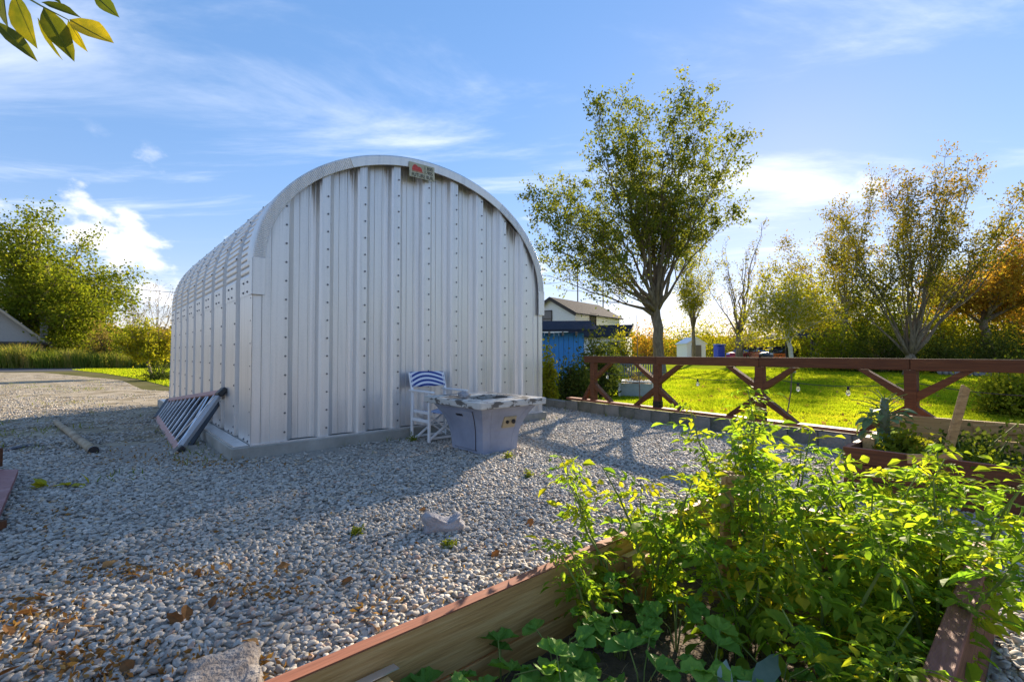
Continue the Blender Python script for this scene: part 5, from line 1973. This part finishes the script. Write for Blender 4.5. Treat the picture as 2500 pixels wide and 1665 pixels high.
# thin saplings tied to the fence
for k, (x0, y0, x1, y1, d_, lab) in enumerate(((1562, 985, 1553, 770, 8.9, 'thin dark sapling stem standing in front of the white planter'), (1918, 995, 1935, 880, 7.4, 'thin bare sapling beside the third fence post'))):
    a, b = at(x0, y0, d_), at(x1, y1, d_ + .1)
    a.z = 0.0
    sp = empty('sapling', lab, 'sapling', a)
    mb = MB().tube([(0, 0, 0)] + [tuple((b - a) * f + Vector((rnd.uniform(-.02, .02), 0, 0))) for f in (.3, .6, 1)], [.012, .010, .008, .004], 5)
    for f in (.45, .6, .75, .85):
        p = (b - a) * f
        mb.tube([p, p + Vector((rnd.uniform(-.2, .2), rnd.uniform(-.1, .1), .12))], [.005, .002], 3)
    mb.build('stem', M['bark'], sp)
# mound with stone edge at the far right
md_ = empty('stone_edging', 'pale low stone edging in front of the dark hedge on the right', 'edging', (0, 0, 0))
for i in range(16):
    p = on_ground(2295 + i * 15, 26.5 - i * .25)
    blob('stone', p + Z * .22, (.42, .3, .5), M['rock'], md_, i, 1, .4)

# power line to the left of the barn
wa, wb = at(-300, 600, 60), at(520, 722, 38)
cb_ = [wa.lerp(wb, i / 20) - Z * .8 * 4 * (i / 20) * (1 - i / 20) for i in range(21)]
o = MB().tube(cb_, .022, 4).build('power_line', M['dark'])
tag(o, 'thin black power line running behind the barn to the left', 'power line')
up_ = MB().tube([(wa.x, wa.y, 0), (wa.x, wa.y, wa.z + .5)], [.16, .11], 8).build('utility_pole', M['bark'])
tag(up_, 'wooden utility pole carrying the power line off the left edge', 'utility pole')
for k, (x_, y_, d_) in enumerate(((1411, 660, 60), (1473, 690, 64))):
    b_ = on_ground(x_, d_)
    o = MB().tube([b_, Vector((b_.x, b_.y, zat(y_, d_)))], [.12, .08], 6).build('antenna_pole' if k == 0 else 'antenna_pole', M['greyside'])
    tag(o, ('tall thin pole rising behind the farmhouse roof', 'second thin pole right of the farmhouse ridge')[k], 'pole')

# ---------------------------------------------------------------- garden plants
LM['tomato'] = leaf_mat('tomato leaf', [(0.0, (0.13, 0.25, 0.035)), (0.45, (0.22, 0.34, 0.04)), (0.8, (0.33, 0.42, 0.045)), (0.95, (0.50, 0.44, 0.03)), (1.0, (0.57, 0.44, 0.04))], .7, .55, objrand=True, tint=(1.25, 1.3, .45))
LM['tomatomass'] = leaf_mat('tomato leaf mass', [(0.0, (0.13, 0.24, 0.035)), (0.5, (0.23, 0.33, 0.04)), (0.85, (0.40, 0.40, 0.03)), (1.0, (0.52, 0.40, 0.04))], .7, .55, tint=(1.25, 1.3, .45))
LM['strawberry'] = leaf_mat('strawberry leaf', [(0.0, (0.09, 0.21, 0.035)), (0.5, (0.15, 0.30, 0.05)), (1.0, (0.24, 0.38, 0.06))], .4, .45, objrand=True, tint=(1.2, 1.25, .45))
LM['kale'] = leaf_mat('blue green leaf', [(0.0, (0.09, 0.16, 0.08)), (0.5, (0.15, 0.23, 0.11)), (1.0, (0.22, 0.30, 0.13))], .3, .55, objrand=True)
LM['silver'] = leaf_mat('silver felt leaf', [(0.0, (0.13, 0.19, 0.14)), (0.45, (0.20, 0.26, 0.20)), (0.7, (0.31, 0.37, 0.30)), (1.0, (0.36, 0.34, 0.24))], .25, .8, objrand=True, tint=(1, 1, .9))
LM['overhang'] = leaf_mat('overhanging leaf', [(0.0, (0.06, 0.085, 0.012)), (0.5, (0.12, 0.14, 0.015)), (0.8, (0.25, 0.22, 0.02)), (1.0, (0.42, 0.33, 0.02))], .5, .5, objrand=True, tint=(1.2, 1.15, .4))
LM['fallen'] = leaf_mat('fallen leaf', [(0.0, (0.10, 0.055, 0.025)), (0.5, (0.24, 0.12, 0.045)), (1.0, (0.42, 0.26, 0.11))], .25, .7, objrand=True, tint=(1.1, .9, .6))


def leaflet(mb, o, d, nrm, L, w, droop, g, jag=.25, rows=4):
    """one toothed blade from o along d"""
    s = d.cross(nrm).normalized()
    prof = [0.0, .8, 1.0, .62, 0.0] if rows == 4 else [0, .55, .9, 1.0, .85, .5, 0]
    rows = len(prof) - 1
    b = len(mb.v)
    ids = []
    for i in range(rows + 1):
        t = i / rows
        c = o + d * (L * t) - nrm * (droop * L * t * t)
        if 0 < i < rows:
            ww = w / 2 * prof[i]
            l = c + s * ww * (1 + g.uniform(-jag, jag)) + nrm * (ww * .35) - d * (L * .05 * g.random())
            r = c - s * ww * (1 + g.uniform(-jag, jag)) + nrm * (ww * .35) - d * (L * .05 * g.random())
            ids.append((len(mb.v), len(mb.v) + 1, len(mb.v) + 2))
            mb.v += [tuple(l), tuple(c), tuple(r)]
        else:
            ids.append((len(mb.v),))
            mb.v.append(tuple(c))
    for i in range(rows):
        a, c = ids[i], ids[i + 1]
        if len(a) == 1:
            mb.f += [(a[0], c[1], c[0]), (a[0], c[2], c[1])]
        elif len(c) == 1:
            mb.f += [(a[0], a[1], c[0]), (a[1], a[2], c[0])]
        else:
            mb.f += [(a[0], a[1], c[1], c[0]), (a[1], a[2], c[2], c[1])]


def compound_leaf(seed, L=.2, pairs=3, mat=None):
    g = random.Random(seed)
    mb = MB()
    sag = g.uniform(.25, .6)
    pt = lambda t: Vector((0, L * t, -sag * L * t * t))
    mb.tube([pt(0), pt(.5), pt(1)], [.0022, .0018, .001], 3, False)
    for k in range(pairs):
        t = .28 + .62 * k / pairs
        for sx in (-1, 1):
            d = Vector((sx * g.uniform(.75, 1.1), g.uniform(.35, .8), g.uniform(-.25, .15))).normalized()
            n = Vector((g.uniform(-.3, .3), g.uniform(-.3, .3), 1)).normalized()
            LL = L * g.uniform(.28, .42)
            leaflet(mb, pt(t), d, n, LL, LL * g.uniform(.38, .55), g.uniform(.1, .6), g)
    leaflet(mb, pt(.96), Vector((g.uniform(-.2, .2), 1, -sag)).normalized(), Vector((0, sag, 1)).normalized(), L * g.uniform(.38, .5), L * .25, .3, g)
    return mb


tom_leaf = [compound_leaf(200 + i, .125 + .016 * (i % 4), 2 + i % 3).mesh('leaf', LM['tomato']) for i in range(8)]
tom_mass = [compound_leaf(300 + i, .15, 2) for i in range(5)]


def orient(d, up, roll=0.0):
    """matrix whose +y is d and +z near up"""
    y = d.normalized()
    x = y.cross(up)
    if x.length < 1e-3:
        x = Vector((1, 0, 0))
    x.normalize()
    z = x.cross(y)
    M_ = Matrix((x, y, z)).transposed()
    return M_ @ Matrix.Rotation(roll, 3, 'Y')


def place(name, me, parent, p, R3, s):
    o = bpy.data.objects.new(name, me)
    COL.objects.link(o)
    o.parent = parent
    o.matrix_local = Matrix.Translation(p) @ R3.to_4x4() @ Matrix.Scale(s, 4)
    return o


def tomato(label, base, h, nst, nl, seed, spread=.22, lean=Vector((0, 0, 0)), mass=110, group='tomato plants in the near raised bed', nmax=150, smax=1.25):
    g = random.Random(seed)
    root = empty('tomato_plant', label, 'tomato plant', base, 0, group)
    wood = MB()
    stems = []
    for i in range(nst):
        a = 2 * math.pi * (i + g.random() * .6) / nst
        e = Vector((math.cos(a) * spread * g.uniform(.5, 1.2), math.sin(a) * spread * g.uniform(.5, 1.2), h * g.uniform(.78, 1.02))) + lean
        pts = [Vector((math.cos(a) * .02, math.sin(a) * .02, -.02))]
        for q in range(1, 6):
            t = q / 5
            pts.append(Vector((e.x * t ** 1.3, e.y * t ** 1.3, e.z * t)) + Vector((g.uniform(-.02, .02), g.uniform(-.02, .02), 0)))
        wood.tube(pts, [.008, .0075, .0065, .0055, .004, .002], 5, False)
        stems.append(pts)
    wood.build('stem', M['stem'], root, True)

    def spot():
        pts = g.choice(stems)
        f = g.uniform(.12, 1.0) ** .8 * 5
        j = min(4, int(f))
        p = pts[j].lerp(pts[j + 1], f - j)
        a = g.uniform(0, 2 * math.pi)
        d = Vector((math.cos(a), math.sin(a), g.uniform(-.15, .75) if f > 2 else g.uniform(-.5, .3)))
        return p, d, f / 5
    for i in range(nl):
        p, d, f = spot()
        s = (.42 + (smax - .42) * g.random() ** 1.3) * (1.08 - .35 * max(0, f - .75) * 4)
        place('leaf', tom_leaf[g.randrange(8)], root, p, orient(d, Z + Vector((g.uniform(-.4, .4), g.uniform(-.4, .4), 0)), g.uniform(-.6, .6)), s)
    mm = MB()
    rv = []
    for i in range(mass):
        p, d, f = spot()
        R3 = orient(d, Z + Vector((g.uniform(-.6, .6), g.uniform(-.6, .6), 0)), g.uniform(-.8, .8)) * g.uniform(.45, 1.0)
        src = tom_mass[g.randrange(5)]
        mm.add([p + R3 @ Vector(v) for v in src.v], src.f)
        rv += [g.random()] * len(src.f)
    if mass:
        o = mm.build('small_leaves', LM['tomatomass'], root)
        at_ = o.data.attributes.new('rnd', 'FLOAT', 'FACE')
        at_.data.foreach_set('value', rv)
        o['kind'] = 'stuff'
    return root


SZ_ = .12
toms = [
    (.98, .22, .62, 'tomato plant at the gravel side rim, tallest leaves just left of the stake'),
    (1.55, .26, .86, 'tallest tomato plant rising beside the timber stake'),
    (1.35, .52, .70, 'tomato plant right behind the timber stake'),
    (1.86, .42, .72, 'tomato plant at the far end board, middle of the row'),
    (1.90, .78, .70, 'tomato plant at the far corner of the bed below the leaning stake'),
    (1.45, .80, .66, 'tomato plant in the middle of the right half of the bed'),
    (1.00, .55, .52, 'low tomato plant in front of the timber stake'),
    (1.12, .86, .52, 'tomato plant with yellowing lower leaves at the front of the mass'),
    (1.72, 1.02, .66, 'tomato plant hanging over the red cap board, far one'),
    (1.32, 1.06, .56, 'tomato plant hanging over the red cap board, near one'),
    (1.95, 1.10, .70, 'tomato plant at the far right corner of the near bed'),
]
for i, (a, b, h, lab) in enumerate(toms):
    tomato(lab, b1(a, b, SZ_), h, 4 if h < .6 else 5, 66, 400 + i, .24, mass=72)
# sparse leggy plants leaning over the rim
tomato('leggy tomato sprig leaning out over the red rim above the gravel', b1(.80, .14, SZ_), .66, 2, 34, 431, .06, U * -.05 + S * .26, 30, smax=.8)
tomato('yellowing tomato shoot bending low over the inside of the rim', b1(.62, .18, SZ_), .40, 2, 26, 432, .05, -U * .12 + S * .10, 26, smax=.7)
tomato('thin tall tomato shoot reaching above the fence rail line', b1(1.62, .34, SZ_), 1.02, 1, 30, 433, .05, -U * .02, 26, smax=.85)
tomato('trailing tomato stem at the lower right beside the red cap board', b1(.80, .98, SZ_), .34, 3, 46, 434, .25, mass=50, smax=.9)


# strawberries: three round toothed leaflets on each stalk
def straw_leaf(seed):
    g = random.Random(seed)
    mb = MB()
    for ang in (-1.15, 0, 1.15):
        d = Vector((math.sin(ang), math.cos(ang), .12)).normalized()
        s = Vector((d.y, -d.x, 0)).normalized()
        L, w = g.uniform(.06, .072), g.uniform(.056, .066)
        n = 14
        b = len(mb.v)
        mb.v.append((0, 0, 0))
        cen = d * (L * .52)
        mb.v.append(tuple(cen + Z * -.004))
        for i in range(n + 1):
            t = i / n
            a = -math.pi * .93 + 2 * math.pi * .93 * t
            rr_ = 1 + (.05 if i % 2 else -.05)
            q = d * (L * .52 + math.cos(a) * L * .5 * rr_) + s * (math.sin(a) * w * .5 * rr_)
            q = q + Z * (.012 * abs(math.sin(a)) + .004 * (i % 2) - .012 * max(0, math.cos(a)))
            mb.v.append(tuple(q))
        for i in range(n):
            mb.f.append((b + 1, b + 2 + i, b + 3 + i))
        mb.f += [(b, b + 2, b + 1), (b, b + 1, b + 2 + n)]
    return mb.mesh('leaf', LM['strawberry'])


st_leaf = [straw_leaf(i) for i in range(5)]
straw = [(-.60, .16), (-.42, .10), (-.30, .24), (-.12, .14), (-.02, .30), (.14, .14), (.16, .40), (.34, .20), (.40, .50), (.58, .30), (.62, .62), (.78, .40), (.30, .72), (.52, .86), (-.18, .48), (.02, .62), (.86, .20), (.76, .76), (-.45, .38), (.20, .95)]
near_lab = ['in the corner nearest the camera', 'just under the red rim', 'beside the mending plate', 'between the plate and the soil', 'next to the inner post', 'half under the leggy tomato', 'on the bare soil', 'below the yellowing tomato shoot',
            'in the middle of the bed', 'by the silver leaves', 'left of the silver leaves', 'in front of the tomato stems', 'near the bottom edge', 'right of the silver leaves', 'nearest the bottom centre', 'on dry straw mulch', 'in the shade of the rim', 'under the low tomato', 'at the bottom left of the bed', 'at the bottom right of the bed']
for i, (a, b) in enumerate(straw):
    g = random.Random(500 + i)
    base = b1(a, b, SZ_)
    rt = empty('strawberry_plant', 'strawberry plant with round toothed leaves ' + near_lab[i], 'strawberry', base, 0, 'strawberry plants in the near bed')
    wd = MB()
    for k in range(g.randint(5, 8)):
        an = g.uniform(0, 2 * math.pi)
        ln = g.uniform(.05, .15)
        tip = Vector((math.cos(an) * ln, math.sin(an) * ln, g.uniform(.06, .20)))
        if (base + tip - Vector((B1a.x, B1a.y, 0))).dot(-S) < .075:
            tip = tip - S * .09
        wd.tube([Vector((0, 0, -.02)), Vector((tip.x * .35, tip.y * .35, tip.z * .7)), tip], [.003, .0025, .002], 4, False)
        d = Vector((math.cos(an), math.sin(an), g.uniform(-.3, .3)))
        place('leaf', st_leaf[g.randrange(5)], rt, tip, orient(d, Z + Vector((g.uniform(-.5, .5), g.uniform(-.5, .5), 0))), g.uniform(.7, 1.25))
    wd.build('stalks', M['stem'], rt)
# straw and dead stems on the soil
n_ = 1500
g_ = np.random.default_rng(12)
aa_, bb_ = g_.uniform(-1.2, 1.9, n_), g_.uniform(.06, 1.1, n_)
P_ = np.array([tuple(b1(a, b, SZ_ - .0)) for a, b in zip(aa_, bb_)])
P_[:, 2] += np.array([.03 * (mnoise.noise((p[0] * 3, p[1] * 3, 1.3)) + .5 * mnoise.noise((p[0] * 11, p[1] * 11, 4))) for p in P_])
M['straw'] = leaf_mat('straw', [(0.0, (.16, .11, .06)), (0.5, (.28, .21, .12)), (1.0, (.42, .34, .20))], .2)
blades('straw_mulch', P_, g_.uniform(.008, .03, n_), g_.uniform(.003, .006, n_), M['straw'], 5.0, 'dry straw and dead stems lying on the soil of the near bed', 'mulch', 13)

# silvery felted leaves at the bottom of the frame
sv = empty('mullein_plant', 'silvery felt leaved plant at the bottom centre of the near bed', 'plant', b1(.35, .78, SZ_))
for k, (x0, y0, x1, y1, d_, w_) in enumerate(((1762, 1700, 1783, 1598, 1.36, .042), (1835, 1700, 1915, 1582, 1.40, .060), (1800, 1720, 1700, 1680, 1.3, .045), (1850, 1700, 1800, 1640, 1.33, .04))):
    a, b = at(x0, y0, d_), at(x1, y1, d_ + .08)
    mb = MB()
    g = random.Random(k)
    leaflet(mb, Vector((0, 0, 0)), Vector((0, 1, 0)), Z, (b - a).length, w_, .3, g, .2, 6)
    me = mb.mesh('leaf', LM['silver'], True)
    o = place('leaf', me, sv, a - sv.location, orient(b - a, Vector((.1, -.6, .8))), 1)
    MB().tube([Vector((0, 0, 0)), a - sv.location], .004, 4).build('stalk', M['stem'], sv)

# kale stalk with bare leaf stems in the far bed
kb = at(2160, 1110, 4.65)
kb.z = .27
ks = empty('kale_plant', 'thick kale stalk bristling with bare leaf stems in the far red bed', 'kale', kb)
kh = zat(972, 4.65) - .27
MB().tube([(0, 0, -.03), (.01, 0, kh * .35), (.0, 0, kh * .7), (.01, 0, kh)], [.035, .04, .045, .028], 9).build('stalk', mat_plain('kale stalk', (.10, .13, .07), .7, var=.3), ks, True)
g = random.Random(9)
for i in range(46):
    f = .35 + .65 * i / 46
    an = i * 2.4
    ln = g.uniform(.10, .30) * (1.15 - .3 * f)
    d = Vector((math.cos(an), math.sin(an), g.uniform(.1, .9)))
    p = Vector((0, 0, kh * f))
    MB().tube([p, p + d.normalized() * ln * .6 + Z * .01, p + d.normalized() * ln], [.006, .005, .003], 4).build('leaf_stem', M['stem'], ks)
for i in range(70):
    an = g.uniform(0, 6.28)
    p = Vector((math.cos(an) * .04, math.sin(an) * .04, kh * g.uniform(.05, .75)))
    d = Vector((math.cos(an), math.sin(an), g.uniform(-.4, .4)))
    if i == 0:
        kmesh = []
        for q in range(4):
            mb = MB(); leaflet(mb, Vector((0, .08, 0)), Vector((0, 1, 0)), Z, .11, .075, .5, random.Random(q), .35, 6)
            mb.tube([(0, 0, 0), (0, .1, 0)], .003, 3)
            kmesh.append(mb.mesh('leaf', LM['kale']))
    place('leaf', kmesh[i % 4], ks, p, orient(d, Z), g.uniform(.7, 1.3))
bush2 = [(.35, .5, .22, .2, 'kale', 'blue green leafy plant left of the kale stalk', .06), (.85, .35, .3, .16, 'green', 'low green herb along the red rim', .04), (1.3, .45, .3, .15, 'green', 'low green herb right of the leaning stake', .04),
         (.75, .95, .35, .22, 'dkgreen', 'dark low leaves behind the kale stalk', .05), (1.55, .9, .3, .24, 'green', 'green leaves near the dried plants', .05)]
for i, (a, b, w_, h_, mt, lab, lf) in enumerate(bush2):
    make_bush('herb', lab + ' in the far bed', b2(a, b, .27), w_, w_ * .8, h_, 700 + i, LM['green' if mt == 'kale' else mt], lf, 700, 16, 'herb', stemmat=M['stem'])
make_bush('marigold', 'small orange marigold along the red rim of the far bed', b2(.62, .2, .27), .12, .1, .12, 720, LM['orange'], .03, 160, 8, 'flower', stemmat=M['stem'])
dp = b2(1.62, .45, .27)
dr = make_bush('dried_plant', 'dried brown curled plant at the right end of the far bed', dp, .2, .18, .5, 721, LM['fallen'] if False else LM['brown'], .09, 150, 26, 'plant', stemmat=M['drystem'], clump=.5)
dr2 = make_bush('dried_plant', 'taller dark dried stalk behind the curled brown plant', b2(1.75, .9, .27), .14, .12, .75, 722, LM['brown'], .05, 60, 14, 'plant', stemmat=M['drystem'])

# ---------------------------------------------------------------- branch hanging into the upper left corner
ob = empty('overhanging_branch', 'leafy branch with long pointed leaves hanging into the upper left corner', 'branch', at(-60, -120, 1.25))
DO = 1.25
MB().tube([at(-700, -900, 1.6) - ob.location, at(-260, -260, 1.3) - ob.location, at(-30, -60, DO) - ob.location, at(100, 15, DO) - ob.location, at(168, 50, DO) - ob.location], [.012, .008, .004, .002, .0012], 6).build('twig', M['stem'], ob, True)
MB().tube([at(-260, -260, 1.3) - ob.location, at(60, -120, 1.2) - ob.location, at(236, -8, 1.2) - ob.location], [.006, .004, .0015], 5).build('twig', M['stem'], ob, True)
for k, (x0, y0, x1, y1, w_, dd) in enumerate(((34, -14, 88, 119, 62, .02), (106, 20, 181, 150, 52, 0), (102, 6, 197, 40, 34, .03), (170, 48, 281, 112, 58, 0), (166, 51, 213, 128, 36, .04),
                                           (-14, 50, 93, 153, 36, -.03), (92, 45, 143, 148, 22, .05), (232, -10, 291, 43, 34, -.02), (8, -20, 15, 66, 48, .05), (-30, -40, 5, 30, 50, .0), (60, -60, 150, 8, 40, .02))):
    a, b = at(x0, y0, DO), at(x1, y1, DO + dd)
    mb = MB()
    g = random.Random(k + 40)
    L_ = (b - a).length
    leaflet(mb, Vector((0, 0, 0)), Vector((0, 1, 0)), Z, L_, w_ * DO / F_PX, g.uniform(-.05, .12), g, .05, 6)
    me = mb.mesh('leaf', LM['overhang'], True)
    lo_ = place('leaf', me, ob, a - ob.location, orient(b - a, Vector((g.uniform(-.4, .4), -.8, .5))), 1)
    rib = [Vector(v) for v in mb.v]
    mid = [rib[0]] + [rib[2 + 3 * q] for q in range(5)] + [rib[-1]]
    MB().tube([p - Z * .0004 for p in mid], [.0012, .0011, .001, .0009, .0007, .0005, .0002], 4, False).build('midrib', M['stem'], lo_)

# ---------------------------------------------------------------- fallen leaves, weeds on the gravel
fl_mesh = []
for k in range(5):
    mb = MB(); g = random.Random(k)
    leaflet(mb, Vector((0, -.04, 0)), Vector((0, 1, 0)), Z, .09, .05, -.25 + .2 * k, g, .35, 6)
    fl_mesh.append(mb.mesh('fallen_leaf', LM['fallen']))
spots = [(250, 1480), (222, 1530), (155, 1515), (150, 1590), (30, 1480), (60, 1500), (430, 1510), (455, 1495), (330, 1400), (265, 1375), (100, 1455), (520, 1470), (600, 1520), (610, 1560), (90, 1560), (170, 1600), (1030, 1245), (1295, 1275),
         (690, 1380), (735, 1390), (560, 1385), (20, 1540), (310, 1625), (890, 1510), (920, 1525), (1085, 1500), (20, 1640), (250, 1640), (370, 1560), (480, 1400), (850, 1420), (1210, 1350)]
for i, (x, y) in enumerate(spots):
    o = link('fallen_leaf', fl_mesh[i % 5])
    o.location = gp(x, y, .045)
    o.rotation_euler = (rnd.uniform(-.7, .7), rnd.uniform(-.7, .7), rnd.uniform(0, 6.28))
    s_ = rnd.uniform(.5, 1.05)
    o.scale = (s_, s_, s_)
    tag(o, 'curled dry brown leaf lying on the grey pebbles', 'leaf', 'dry leaves on the gravel')
g_ = np.random.default_rng(44)
lit = []
for cx_, cy_, sx_, sy_, n_ in ((60, 1500, 90, 35, 220), (330, 1400, 120, 16, 180), (230, 1620, 160, 30, 220), (620, 1440, 60, 18, 90), (560, 1640, 60, 25, 120), (330, 1110, 90, 14, 160), (520, 1130, 80, 10, 200), (900, 1460, 90, 30, 60), (120, 1260, 70, 25, 60), (800, 1330, 300, 60, 120)):
    for _ in range(n_):
        x, y = g_.normal(cx_, sx_), g_.normal(cy_, sy_)
        if y < 1000:
            continue
        p = gp(x, y, .03)
        if not in_bed(p.x, p.y) and not in_barn(p.x, p.y):
            lit.append((p.x, p.y, .028 + g_.uniform(0, .02)))
P_ = np.array(lit)
o = link('leaf_litter', np_mesh('leaf_litter', leaf_quads(P_, .035, g_, 2.2, .75), 4, LEAFLITTER, g_.random(len(P_)) * .8))
tag(o, 'small dry leaf and straw litter caught among the pebbles', 'litter', kind='stuff')
yw = empty('yellow_weed', 'yellow wilting weed spread on the pebbles near the red platform', 'weed', gp(150, 1190))
g = random.Random(3)
yl_mat = leaf_mat('wilting yellow leaf', [(0.0, (.28, .30, .03)), (1.0, (.48, .40, .04))], .4, objrand=True)
for k, x in enumerate((80, 95, 108, 118, 165, 172, 196, 205, 215)):
    mb = MB()
    leaflet(mb, Vector((0, 0, 0)), Vector((0, 1, 0)), Z, g.uniform(.09, .14), g.uniform(.06, .085), .3, g, .4, 6)
    place('leaf', mb.mesh('leaf', yl_mat), yw, gp(x, 1192 - k * 1.5, .03) - yw.location, orient(Vector((g.uniform(-1, 1), g.uniform(-1, .2), g.uniform(.1, .8))), Z), 1)
for i, (x, y, w_) in enumerate(((1098, 1335, .05), (1290, 1165, .06), (1240, 1120, .07), (1010, 1078, .10), (870, 1305, .05))):
    make_bush('gravel_weed', ('small green weed beside the broken stone', 'green weed on the gravel right of the fire table', 'grassy weed at the foot of the fire table', 'low weeds between the chair and the slab', 'tiny weed on the shaded gravel')[i],
              gp(x, y, .02), w_, w_, w_ * .8, 800 + i, LM['green'], .02, 120, 8, 'weed', stemmat=M['stem'])
